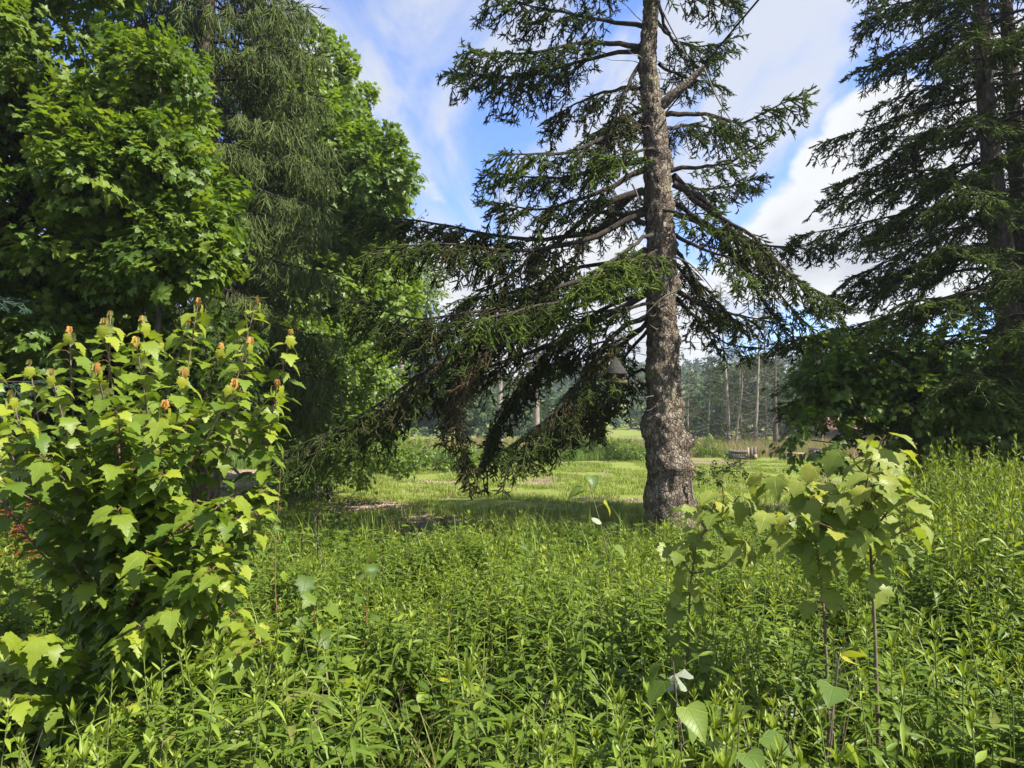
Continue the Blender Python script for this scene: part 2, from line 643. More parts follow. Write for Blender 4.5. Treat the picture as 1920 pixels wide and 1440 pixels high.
M['striped'] = leaf_mat('pale_maple_leaf', [(0.0, (0.085, 0.14, 0.022)), (0.4, (0.17, 0.235, 0.038)), (0.75, (0.26, 0.31, 0.055)), (1.0, (0.42, 0.38, 0.03))],
                        trans=0.44, rough=0.42, spec=0.3, under=(0.26, 0.31, 0.12), rnd=0.18, veins=True)
M['goldenrod'] = leaf_mat('goldenrod_leaf', [(0.0, (0.052, 0.098, 0.014)), (0.45, (0.120, 0.185, 0.022)), (0.8, (0.225, 0.295, 0.032)), (1.0, (0.34, 0.38, 0.05))],
                          trans=0.38, rough=0.45, spec=0.35, rnd=0.2)
M['stem'] = plain_mat('green_stem', (0.08, 0.12, 0.03), (0.14, 0.17, 0.05), 20)
M['redstem'] = plain_mat('red_brown_stem', (0.13, 0.065, 0.035), (0.24, 0.13, 0.065), 20)
M['brownstem'] = plain_mat('brown_stem', (0.11, 0.085, 0.06), (0.22, 0.175, 0.125), 30)
M['poplar'] = leaf_mat('poplar_leaf', [(0.0, (0.07, 0.12, 0.025)), (0.5, (0.12, 0.19, 0.035)), (0.85, (0.25, 0.31, 0.04)), (1.0, (0.40, 0.36, 0.04))], trans=0.38, rough=0.42, spec=0.3, under=(0.34, 0.38, 0.28), rnd=0.2, veins=True)
M['grass'] = leaf_mat('grass_blade', [(0.0, (0.26, 0.21, 0.10)), (0.25, (0.20, 0.20, 0.055)), (0.5, (0.145, 0.215, 0.03)), (1.0, (0.24, 0.335, 0.045))], trans=0.35, rough=0.5, spec=0.25)
M['drygrass'] = leaf_mat('field_grass', [(0.0, (0.31, 0.19, 0.12)), (0.4, (0.26, 0.21, 0.11)), (0.7, (0.15, 0.21, 0.05)), (1.0, (0.11, 0.21, 0.03))], trans=0.3, rough=0.6, spec=0.2)
M['dark_herb'] = leaf_mat('dark_herb_leaf', [(0.0, (0.03, 0.025, 0.018)), (1.0, (0.075, 0.06, 0.035))], trans=0.15)
M['chips'] = plain_mat('wood_debris', (0.20, 0.14, 0.09), (0.42, 0.33, 0.23), 9)
M['farwood'] = leaf_mat('far_wood_leaf', [(0.0, (0.038, 0.066, 0.028)), (0.5, (0.062, 0.102, 0.036)), (1.0, (0.10, 0.15, 0.045))], trans=0.2, rough=0.7, spec=0.15)
M['oldwood'] = plain_mat('weathered_wood', (0.07, 0.06, 0.047), (0.165, 0.145, 0.12), 6, stretch=(1, 1, 6))
M['tanwood'] = plain_mat('fresh_tan_wood', (0.24, 0.17, 0.105), (0.36, 0.275, 0.18), 6, stretch=(6, 6, 1))
M['roofred'] = plain_mat('faded_red_roof', (0.28, 0.13, 0.10), (0.40, 0.22, 0.17), 4)
M['feeder_roof'] = plain_mat('backlit_shingle', (0.022, 0.020, 0.019), (0.05, 0.046, 0.042), 25)  # backlit shade put into the roof's near-black colour
M['feeder_wood'] = plain_mat('backlit_wood', (0.045, 0.042, 0.02), (0.10, 0.09, 0.04), 18)  # shade of the backlit feeder put into a darker wood colour
M['wire'] = plain_mat('black_cable', (0.012, 0.012, 0.013), (0.02, 0.02, 0.02), 5, rough=0.5)


# ground material: grass, straw and bare soil
def ground_mat():
    m, q = new_mat('ground_soil')
    ge = q.n('ShaderNodeNewGeometry')
    n1 = q.n('ShaderNodeTexNoise', i_Scale=0.35, i_Detail=6.0, i_Roughness=0.6)
    n2 = q.n('ShaderNodeTexNoise', i_Scale=7.0, i_Detail=8.0, i_Roughness=0.7)
    n3 = q.n('ShaderNodeTexNoise', i_Scale=60.0, i_Detail=3.0, i_Roughness=0.7)
    for n in (n1, n2, n3):
        q.l(ge.outputs['Position'], n.inputs['Vector'])
    grass = q.ramp(n2.outputs[0], [(0.3, (0.115, 0.145, 0.028)), (0.6, (0.19, 0.225, 0.042)), (0.8, (0.31, 0.28, 0.11))])
    dirt = q.ramp(n3.outputs[0], [(0.25, (0.085, 0.06, 0.04)), (0.55, (0.19, 0.145, 0.10)), (0.8, (0.36, 0.29, 0.20))])
    f = q.math('ADD', n1.outputs[0], q.math('MULTIPLY', q.math('SUBTRACT', n2.outputs[0], 0.5), 0.45))
    patch = None
    for (u, v, w) in ((480, 890, 3.6), (540, 905, 2.8), (700, 950, 1.1), (780, 985, 1.2), (470, 930, 1.8), (900, 880, 1.6), (1330, 868, 2.5), (640, 870, 1.8), (1150, 900, 1.0)):
        p = ground_at(u, v)
        dist = q.vmath('DISTANCE', ge.outputs['Position'], tuple(float(x) for x in p), out=1)
        e = q.math('MULTIPLY', q.smooth(dist, w, w * 0.2), 0.22)
        patch = e if patch is None else q.math('MAXIMUM', patch, e)
    f = q.math('ADD', f, patch)
    col = q.mix(q.smooth(f, 0.53, 0.66), grass, dirt)
    sy = q.n('ShaderNodeSeparateXYZ')
    q.l(ge.outputs['Position'], sy.inputs[0])
    edge_ = q.math('ADD', sy.outputs[1], q.math('MULTIPLY', n1.outputs[0], 2.0))
    litter = q.ramp(n3.outputs[0], [(0.3, (0.022, 0.019, 0.012)), (0.6, (0.055, 0.046, 0.028)), (0.8, (0.12, 0.10, 0.06))])
    col = q.mix(q.smooth(edge_, 10.6, 9.2), col, litter)
    p = q.n('ShaderNodeBsdfPrincipled')
    q.l(col, p.inputs['Base Color'])
    p.inputs['Roughness'].default_value = 0.95
    p.inputs['Specular IOR Level'].default_value = 0.1
    bp = q.n('ShaderNodeBump')
    bp.inputs['Strength'].default_value = 0.6
    bp.inputs['Distance'].default_value = 0.04
    q.l(q.math('ADD', n2.outputs[0], q.math('MULTIPLY', n3.outputs[0], 0.4)), bp.inputs['Height'])
    q.l(bp.outputs[0], p.inputs['Normal'])
    o = q.n('ShaderNodeOutputMaterial')
    q.l(p.outputs[0], o.inputs[0])
    return m


M['ground'] = ground_mat()

# ------------------------------------------------------------------ ground
xs = np.concatenate([[-440, -250, -120, -70], np.arange(-45, 46, 1.0), [70, 120, 250, 440]])
ys = np.concatenate([[-60, -30, -12], np.arange(-6, 70, 1.0), [85, 110, 150, 220, 320]])
GX, GY = np.meshgrid(xs, ys)
GV = np.stack([GX, GY, gz(GX, GY)], -1).reshape(-1, 3)
nx = len(xs)
i = np.arange(len(ys) - 1)[:, None] * nx
j = np.arange(nx - 1)[None, :]
GF = np.stack([i + j, i + j + 1, i + nx + j + 1, i + nx + j], -1).reshape(-1, 4)
o = ob('ground', make_mesh('ground', GV, GF, [M['ground']]), kind='structure')


# far hill: a long low ridge behind the field
def ridge_h(x, y):
    t = np.clip((y - 110) / 130, 0, 1)
    h = 15 + 5 * np.sin(x * 0.021 + 0.8) + 4 * np.sin(x * 0.047 + 2.0) + 6 * np.clip((x - 20) / 120, 0, 1)
    h = h - 9 * np.exp(-((x + 2) / 26.0) ** 2)
    return (t * t * (3 - 2 * t)) * np.maximum(h, 3) - 0.6


hx = np.arange(-420, 421, 12.0)
hy = np.arange(100, 301, 10.0)
HX, HY = np.meshgrid(hx, hy)
HV = np.stack([HX, HY, ridge_h(HX, HY)], -1).reshape(-1, 3)
nx = len(hx)
i = np.arange(len(hy) - 1)[:, None] * nx
j = np.arange(nx - 1)[None, :]
HF = np.stack([i + j, i + j + 1, i + nx + j + 1, i + nx + j], -1).reshape(-1, 4)
ob('hill', make_mesh('hill', HV, HF, [M['ground']]), kind='structure')


# ------------------------------------------------------------------ small foliage shapes read by the scatter nodes
def needle_shoot(mb, p0, dirv, L, nlen, nwid, step, tint, droop=0.0, side_up=0.25):
    """one shoot: a thin core and needles standing around it"""
    n = max(4, int(L / step))
    t = np.linspace(0.02, 1.0, n)
    dirv = nrm(np.asarray(dirv, float))
    pts = p0 + dirv * (L * t)[:, None]
    pts[:, 2] -= droop * (t * L) ** 2
    tang = nrm(np.gradient(pts, axis=0))
    a = rng.uniform(0, 2 * np.pi, n)
    ref = np.array([0.0, 0.0, 1.0]) if abs(dirv[2]) < 0.8 else np.array([1.0, 0, 0])
    s1 = nrm(np.cross(tang, ref))
    s2 = np.cross(s1, tang)
    rad = s1 * np.cos(a)[:, None] + s2 * (np.sin(a) * 0.8 + side_up)[:, None]
    nd = nrm(rad * 0.85 + tang * 0.75)
    ln = nlen * (1 - 0.35 * t ** 3) * rng.uniform(0.8, 1.15, n)
    w = nrm(np.cross(nd, tang)) * nwid
    A = pts - w * 0.5
    B = pts + w * 0.5
    C = pts + nd * ln[:, None]
    V = np.stack([A, B, C], 1).reshape(-1, 3)
    mb.add(V, np.arange(n * 3).reshape(-1, 3), tint=np.repeat(tint + 0.22 * t ** 2, 3))
    core = np.stack([p0, p0 + dirv * L * 0.5, p0 + dirv * L])
    core[1, 2] -= droop * (0.5 * L) ** 2
    core[2, 2] -= droop * L ** 2
    V, Q = tube(core, [nwid * 1.1, nwid * 1.3, nwid * 0.4], 3)
    mb.add(V, Q, tint=tint - 0.05)


def spruce_sprig(name, mat, L=0.22, sides=6, nlen=0.021, nwid=0.0062, step=0.0036, tint=0.42, droop=0.25, ang=52):
    """an irregular spray of short needle-covered shoots"""
    mb = MB()
    needle_shoot(mb, np.zeros(3), (1, 0, rng.uniform(-.1, .1)), L, nlen, nwid, step, tint, droop)
    for k in range(sides):
        t = rng.uniform(0.05, 0.85)
        p = np.array([L * t, 0, -droop * (L * t) ** 2])
        a = R(rng.uniform(28, 75)) * rng.choice((-1, 1))
        Ls = L * rng.uniform(0.22, 0.62) * (1.1 - 0.5 * t)
        d = np.array([math.cos(a), math.sin(a), rng.uniform(-0.5, 0.45)])
        needle_shoot(mb, p, d, Ls, nlen, nwid, step, tint + rng.uniform(-0.08, 0.10), droop)
        if rng.uniform() < .6:
            a2 = a + R(rng.uniform(25, 60)) * rng.choice((-1, 1))
            needle_shoot(mb, p + nrm(d) * Ls * rng.uniform(.3, .7), (math.cos(a2), math.sin(a2), rng.uniform(-.4, .5)), Ls * rng.uniform(.35, .7), nlen, nwid, step, tint + rng.uniform(-0.05, 0.12), droop)
    return proto(name, mb.mesh(name, [mat], smooth=False))


SPR = [spruce_sprig('spruce_sprig_%d' % k, M['spruce'], L=l, sides=q) for k, (l, q) in enumerate(((0.22, 6), (0.19, 5), (0.26, 7), (0.21, 6), (0.24, 5)))]
BLU = [spruce_sprig('blue_sprig_%d' % k, M['bluespruce'], L=0.26, sides=6, tint=0.4) for k in range(2)]


def weeping_sprig(name, mat, L):
    mb = MB()
    needle_shoot(mb, np.zeros(3), (1, 0, 0), L, 0.019, 0.0062, 0.0046, 0.42, 0.0)
    for k in range(5):
        t = rng.uniform(0.0, 0.7)
        s = rng.choice((-1, 1))
        a = R(rng.uniform(14, 48)) * s
        needle_shoot(mb, np.array([L * t, 0, 0]), (math.cos(a), math.sin(a), rng.uniform(-0.3, 0.3)), L * rng.uniform(0.25, 0.55), 0.019, 0.0062, 0.0046, 0.45, 0.0)
    return proto(name, mb.mesh(name, [mat], smooth=False))


WEE = [weeping_sprig('weeping_sprig_%d' % k, M['norway'], l) for k, l in enumerate((0.34, 0.44, 0.28))]

# a maple leaf: half outline (x along the midrib, y to the side)
MAPLE = [(-0.05, 0.10), (-0.08, 0.26), (0.05, 0.30), (0.04, 0.42), (0.17, 0.40), (0.25, 0.37), (0.34, 0.45), (0.42, 0.43), (0.60, 0.56), (0.60, 0.43), (0.64, 0.39), (0.56, 0.27), (0.70, 0.28), (0.76, 0.31), (0.80, 0.18), (0.88, 0.15), (1.02, 0.0)]
MAPLE_LO = [(-0.06, 0.22), (0.05, 0.42), (0.24, 0.32), (0.60, 0.58), (0.54, 0.20), (0.78, 0.24), (1.02, 0.0)]
OVAL = [(0.04, 0.14), (0.20, 0.34), (0.42, 0.38), (0.68, 0.26), (0.88, 0.10), (1.0, 0.0)]
HEART = [(-0.04, 0.14), (0.02, 0.36), (0.22, 0.47), (0.45, 0.42), (0.68, 0.27), (0.86, 0.11), (1.0, 0.0)]
LANCE = [(0.10, 0.040), (0.28, 0.088), (0.50, 0.098), (0.72, 0.066), (0.88, 0.028), (1.0, 0.0)]


def leaf_shape(outline, mid=5, fold=0.25, curl=0.3, wave=0.0, twist=0.0, petiole=0.0, side_curl=0.0):
    """a folded, curling leaf blade, 1 unit long, base at the origin, pointing along +x, face up"""
    mids = [(q, 0.0) for q in np.linspace(0, outline[-1][0], mid)]
    V = [(x, 0.0) for x, _ in mids]
    nm = len(V)
    half = outline[:-1]
    V += [(x, y) for x, y in half]
    V += [(x, -y) for x, y in half]
    nh = len(half)
    T = []
    for sgn in (0, 1):
        off = nm + sgn * nh
        chain = [off + k for k in range(nh)] + [nm - 1]
        a, c = 0, 0
        tri = []
        while a < nm - 1 or c < len(chain) - 1:
            pa = V[a + 1][0] if a < nm - 1 else 9
            pc = V[chain[c + 1]][0] if c < len(chain) - 1 else 9
            ang_a, ang_c = pa, pc
            if a < nm - 1 and (c == len(chain) - 1 or ang_a <= ang_c + 0.02):
                tri.append((a, a + 1, chain[c]))
                a += 1
            else:
                tri.append((a, chain[c + 1], chain[c]))
                c += 1
        tri = [t for t in tri if len(set(t)) == 3]
        T += [t if sgn == 0 else (t[0], t[2], t[1]) for t in tri]
    V = np.array(V)
    x, y = V[:, 0], V[:, 1]
    z = fold * np.abs(y) - curl * np.maximum(x, 0) ** 2 - side_curl * y * y + wave * np.sin(x * 9 + 1) * np.abs(y) + twist * x * y
    V3 = np.stack([x, y, z], -1)
    T = np.array(T)
    if petiole > 0:
        n = len(V3)
        w = 0.012
        pv = np.array([[-petiole, -w, petiole * 0.25], [-petiole, w, petiole * 0.25], [0, w, 0], [0, -w, 0]])
        V3 = np.vstack([V3, pv])
        T = np.vstack([T, [[n, n + 1, n + 2], [n, n + 2, n + 3]]])
    # faces looking up
    nrmz = np.cross(V3[T[:, 1]] - V3[T[:, 0]], V3[T[:, 2]] - V3[T[:, 0]])[:, 2]
    T[nrmz < 0] = T[nrmz < 0][:, ::-1]
    return V3, T


def place(V, pos, X, Z, s):
    X, Y, Z = frames(np.asarray(X, float)[None], np.asarray(Z, float)[None])
    return np.asarray(pos) + s * (V[:, :1] * X + V[:, 1:2] * Y + V[:, 2:3] * Z)


def leaf_spray(name, mat, outline, n, size, L, twigmat, mid=3, spread=0.6, curl=0.25, pet=0.35, tint=0.45):
    """a twig tip carrying n leaves"""
    mb = MB()
    V, Q = tube(np.array([[0, 0, 0], [L * 0.5, 0, 0.02], [L, 0, -0.02]]), [0.006, 0.004, 0.002], 3)
    mb.add(V, Q, mat=1)
    for k in range(n):
        t = rng.uniform(0.15, 1.0)
        lv, lf = leaf_shape(outline, mid, fold=rng.uniform(0.05, 0.4), curl=curl * rng.uniform(0.4, 1.6), petiole=pet)
        a = rng.uniform(-1.0, 1.0) * 1.5 + (0.0 if k % 2 else math.pi * 0.0)
        side = (-1) ** k
        X = np.array([math.cos(a) * 0.7 + 0.2, side * (0.4 + 0.6 * abs(math.sin(a))), rng.uniform(-0.75, 0.2)])
        X = nrm(X)
        base = np.array([L * t, 0, 0]) + X * pet * size * 0.9 + np.array([0, 0, rng.uniform(-1, 1) * spread * 0.14])
        Z = np.array([rng.uniform(-0.6, 0.9), rng.uniform(-0.6, 0.6), 1.0])
        mb.add(place(lv, base, X, Z, size * rng.uniform(0.7, 1.15)), lf, tint=tint + rng.uniform(-0.15, 0.18))
    return proto(name, mb.mesh(name, [mat, twigmat]))


MAPS = [leaf_spray('maple_spray_%d' % k, M['maple_tree'], MAPLE_LO, 11, 0.115, 0.34, M['twig']) for k in range(4)]
MIDS = [leaf_spray('bright_spray_%d' % k, M['mid_tree'], MAPLE_LO, 14, 0.115, 0.42, M['twig']) for k in range(3)]
ASPS = [leaf_spray('aspen_spray_%d' % k, M['aspen'], HEART, 10, 0.075, 0.45, M['twig']) for k in range(3)]
SHRS = [leaf_spray('shrub_spray_%d' % k, M['mid_tree'], OVAL, 12, 0.085, 0.34, M['twig']) for k in range(3)]
FARS = [leaf_spray('far_spray_%d' % k, M['farwood'], OVAL, 16, 0.30, 0.9, M['twig'], mid=3) for k in range(3)]

# grass tufts
def tuft(name, mat, n, h, w, spread, lean=0.5, tint=0.5):
    mb = MB()
    for k in range(n):
        a = rng.uniform(0, 2 * np.pi)
        d = np.array([math.cos(a), math.sin(a), 0])
        p = rng.normal(0, spread, 3) * np.array([1, 1, 0])
        hh = h * rng.uniform(0.5, 1.15)
        ln = lean * rng.uniform(0.2, 1.3)
        t = np.array([0, 0.4, 0.75, 1.0])
        c = p + d * (ln * hh * t ** 2)[:, None] + np.array([0, 0, 1]) * (hh * (t - 0.25 * ln * t ** 3))[:, None]
        s = np.array([-d[1], d[0], 0]) * w
        wd = np.array([0.9, 1.0, 0.6, 0.05])[:, None]
        V = np.vstack([c - s * wd, c + s * wd])
        Q = np.array([[0, 4, 5, 1], [1, 5, 6, 2], [2, 6, 7, 3]])
        mb.add(V, Q, tint=tint + rng.uniform(-0.3, 0.25))
    return proto(name, mb.mesh(name, [mat]))


SHORT = [tuft('short_tuft_%d' % k, M['grass'], 16, 0.10, 0.0045, 0.09, 0.7, 0.62) for k in range(3)]
TALL = [tuft('tall_tuft_%d' % k, M['grass'], 15, 0.55, 0.0045, 0.05, 0.55, 0.5) for k in range(3)]
FIELD = [tuft('field_tuft_%d' % k, M['drygrass'], 18, 0.75, 0.008, 0.16, 0.3, 0.42) for k in range(3)]


# ------------------------------------------------------------------ conifer branches
def conifer_branch(path, L_side, spacing, droop, s0=0.12, sprig_step=0.10, tint=0.0, bare=0.0, hang=0.15, sidespread=1.0, curtain=False, taper=0.55):
    """side twigs and needle sprigs of one branch.
    path (n,3) world points. Returns twig polylines (m,4,3) and sprig arrays"""
    seg = np.linalg.norm(np.diff(path, axis=0), axis=1)
    cum = np.concatenate([[0], np.cumsum(seg)])
    Lb = cum[-1]
    m = max(4, int(Lb * (1 - s0) / spacing))
    s = np.linspace(s0, 1.0, m) + rng.uniform(-0.4, 0.4, m) / m
    s = np.clip(s, s0 * 0.6, 1.0)
    pos = np.stack([np.interp(s * Lb, cum, path[:, k]) for k in range(3)], -1)
    tg = nrm(np.gradient(path, axis=0))
    tan = nrm(np.stack([np.interp(s * Lb, cum, tg[:, k]) for k in range(3)], -1))
    side = nrm(np.cross(tan, np.array([0, 0, 1.0])) + 1e-4)
    sg = np.where(np.arange(m) % 2 == 0, 1.0, -1.0)[:, None]
    up = np.array([0, 0, 1.0])
    f = rng.uniform(0.55, 1.0, m)[:, None]
    d0 = nrm(side * sg * sidespread * rng.uniform(0.55, 1.1, m)[:, None] + tan * f + up * rng.uniform(-0.25, 0.22, m)[:, None])
    # length: longest near the middle, short at the tip
    prof = (np.minimum(1.0, (s - s0) / 0.18 + 0.45)) * (1 - s ** 1.6 * (1 - 0.30)) ** taper
    Ls = L_side * prof * rng.uniform(0.6, 1.2, m)
    dr = droop * rng.uniform(0.6, 1.4, m)
    t = np.linspace(0, 1, 5)
    C = pos[:, None, :] + d0[:, None, :] * (Ls[:, None] * t)[:, :, None]
    C[:, :, 2] -= (dr * Ls)[:, None] * t ** 1.7
    # sprigs along each side twig
    PS, XS, US, SS, TS = [], [], [], [], []
    isbare = (rng.uniform(0, 1, m) < bare * (1.3 - s)) | (np.sin(s * Lb * rng.uniform(7, 11) + rng.uniform(0, 6)) > rng.uniform(.75, 1.3, m))
    for k in range(m):
        if isbare[k]:
            continue
        ns = max(1, int(Ls[k] / sprig_step))
        tt = np.linspace(0.18, 1.0, ns) if ns > 1 else np.array([0.9])
        p = np.stack([np.interp(tt, t, C[k, :, q]) for q in range(3)], -1)
        tv = nrm(np.stack([np.interp(tt, t, np.gradient(C[k, :, q])) for q in range(3)], -1))
        sv = nrm(np.cross(tv, up) + 1e-4)
        alt = np.where(np.arange(ns) % 2 == 0, 1, -1)[:, None] * rng.uniform(0.2, 0.9, ns)[:, None]
        alt[-1] *= 0.15
        if curtain:
            x = nrm(tv * 0.18 + sv * alt * 0.22 + np.array([0, 0, -1.0]) + rng.normal(0, 0.26, (ns, 3)))
            u = rng.normal(0, 1, (ns, 3))
        else:
            x = nrm(tv + sv * alt + np.array([0, 0, -hang]) * rng.uniform(0, 2, ns)[:, None])
            u = np.array([0, 0, 1.0]) + rng.normal(0, 0.35, (ns, 3))
        PS.append(p)
        XS.append(x)
        US.append(u)
        SS.append((rng.uniform(0.45, 1.2, ns) if curtain else rng.uniform(0.7, 1.15, ns)) * (0.75 if s[k] < 0.25 else 1.0))
        TS.append(np.full(ns, tint + (0.10 if s[k] > 0.75 else 0.0)) + rng.uniform(-0.10, 0.10, ns) + 0.10 * (tt > 0.8))  # branch and twig ends tinted lighter: the lit look is in the colour
    # leader
    PS.append(path[-3:])
    XS.append(np.repeat(tan[-1:], 3, 0))
    US.append(np.repeat(up[None], 3, 0))
    SS.append(np.full(3, 1.0))
    TS.append(np.full(3, tint + 0.2))
    cat = np.concatenate
    return C, Ls, cat(PS), cat(XS), cat(US), cat(SS), cat(TS)


def twig_mesh(C, r0):
    m = len(C)
    rad = np.broadcast_to(np.array([1.0, 0.8, 0.6, 0.4, 0.2]) * r0, (m, 5))
    return tubes_batch(C, rad, 3)


def branch_tube(path, r0, r1=0.006, sides=6):
    n = len(path)
    t = np.linspace(0, 1, n)
    return tube(path, r0 + (r1 - r0) * t ** 0.8, sides)


def trunk_mesh(axis_pts, radii, mat, rings=160, sides=48, bumps=(), rough=0.02, name='trunk', fs=6.0):
    """tapered, knobbly trunk"""
    ax = spline(axis_pts, rings)
    cumz = np.linspace(0, 1, rings)
    zs = np.asarray(axis_pts)[:, 2]
    rad = np.interp(ax[:, 2], zs, radii)
    th = np.arange(sides) / sides * 2 * np.pi
    dirs = np.stack([np.cos(th), np.sin(th), np.zeros(sides)], -1)
    V = np.zeros((rings, sides, 3))
    for a in range(rings):
        z = ax[a, 2]
        rr = np.full(sides, rad[a])
        for (bz, ang, amp, sz, sa) in bumps:
            dth = (th - ang + np.pi) % (2 * np.pi) - np.pi
            rr = rr + amp * np.exp(-((z - bz) / sz) ** 2 - (dth / sa) ** 2)
        V[a] = ax[a] + dirs * rr[:, None]
    Vf = V.reshape(-1, 3)
    dd = np.tile(dirs, (rings, 1))
    amp = np.zeros(len(Vf))
    for q in range(len(Vf)):
        p = Vector(Vf[q])
        amp[q] = rough * (mnoise.fractal(p * fs, 1.0, 2.0, 3) * 0.8 + 0.9 * mnoise.turbulence(Vector((p.x, p.y, p.z * 0.6)) * fs * 4.2, 2, True) - 0.45)
    Vf = Vf + dd * amp[:, None]
    i = np.arange(rings - 1)[:, None] * sides
    j = np.arange(sides)[None, :]
    k = (j + 1) % sides
    Q = np.stack([i + j, i + k, i + sides + k, i + sides + j], -1).reshape(-1, 4)
    return Vf, Q


# ------------------------------------------------------------------ the old spruce in the middle
D0 = 10.0
BASE = P(1256, 1020, D0)
BASE[2] = float(gz(BASE[0], BASE[1])) - 0.05
tr_px = [(1257, 1030, 60), (1257, 1000, 49), (1256, 960, 44), (1256, 900, 40), (1250, 850, 38), (1246, 800, 36), (1245, 740, 31), (1243, 680, 30), (1241, 600, 29), (1240, 520, 28), (1238, 440, 27),
         (1234, 360, 26), (1230, 290, 24), (1226, 230, 22), (1219, 170, 19), (1214, 110, 17), (1218, 50, 16), (1222, 0, 15), (1224, -80, 13.5), (1222, -240, 11), (1220, -480, 7), (1220, -760, 2.5)]
ax_pts = np.array([P(u, v, D0) for u, v, w in tr_px])
ax_pts[0, 2] = min(ax_pts[0, 2], BASE[2])
rads = [w / FPX * D0 for u, v, w in tr_px]


def zpx(v):
    return P(1240, v, D0)[2]


bumps = [(zpx(826), -0.3, 0.15, 0.12, 0.42), (zpx(800), 3.3, 0.10, 0.18, 0.5), (zpx(872), -1.3, 0.06, 0.11, 1.4), (zpx(880), -0.2, 0.05, 0.14, 0.7), (zpx(930), 3.0, 0.05, 0.22, 0.8),
         (zpx(530), -0.2, 0.06, 0.10, 0.5), (zpx(520), -2.0, 0.05, 0.12, 0.6), (zpx(305), -0.3, 0.07, 0.13, 0.6), (zpx(465), -0.2, 0.05, 0.09, 0.5), (zpx(640), -0.7, 0.035, 0.12, 0.7),
         (zpx(760), -0.5, 0.05, 0.15, 0.5), (zpx(705), 3.4, 0.05, 0.2, 0.6), (zpx(250), 0.2, 0.05, 0.12, 0.5), (zpx(385), -0.4, 0.03, 0.1, 0.5), (zpx(980), -0.4, 0.07, 0.25, 0.8), (zpx(590), -1.4, 0.03, 0.1, 0.6)]
old = thing('spruce_tree', 'tall old spruce with knobbly grey trunk and dark drooping boughs over the weeds', 'tree', BASE)
tv, tq = trunk_mesh(ax_pts, rads, M['bark'], 420, 72, bumps, 0.036, fs=8.5)
ob('trunk', make_mesh('trunk', tv - BASE, tq, [M['bark']]), old)

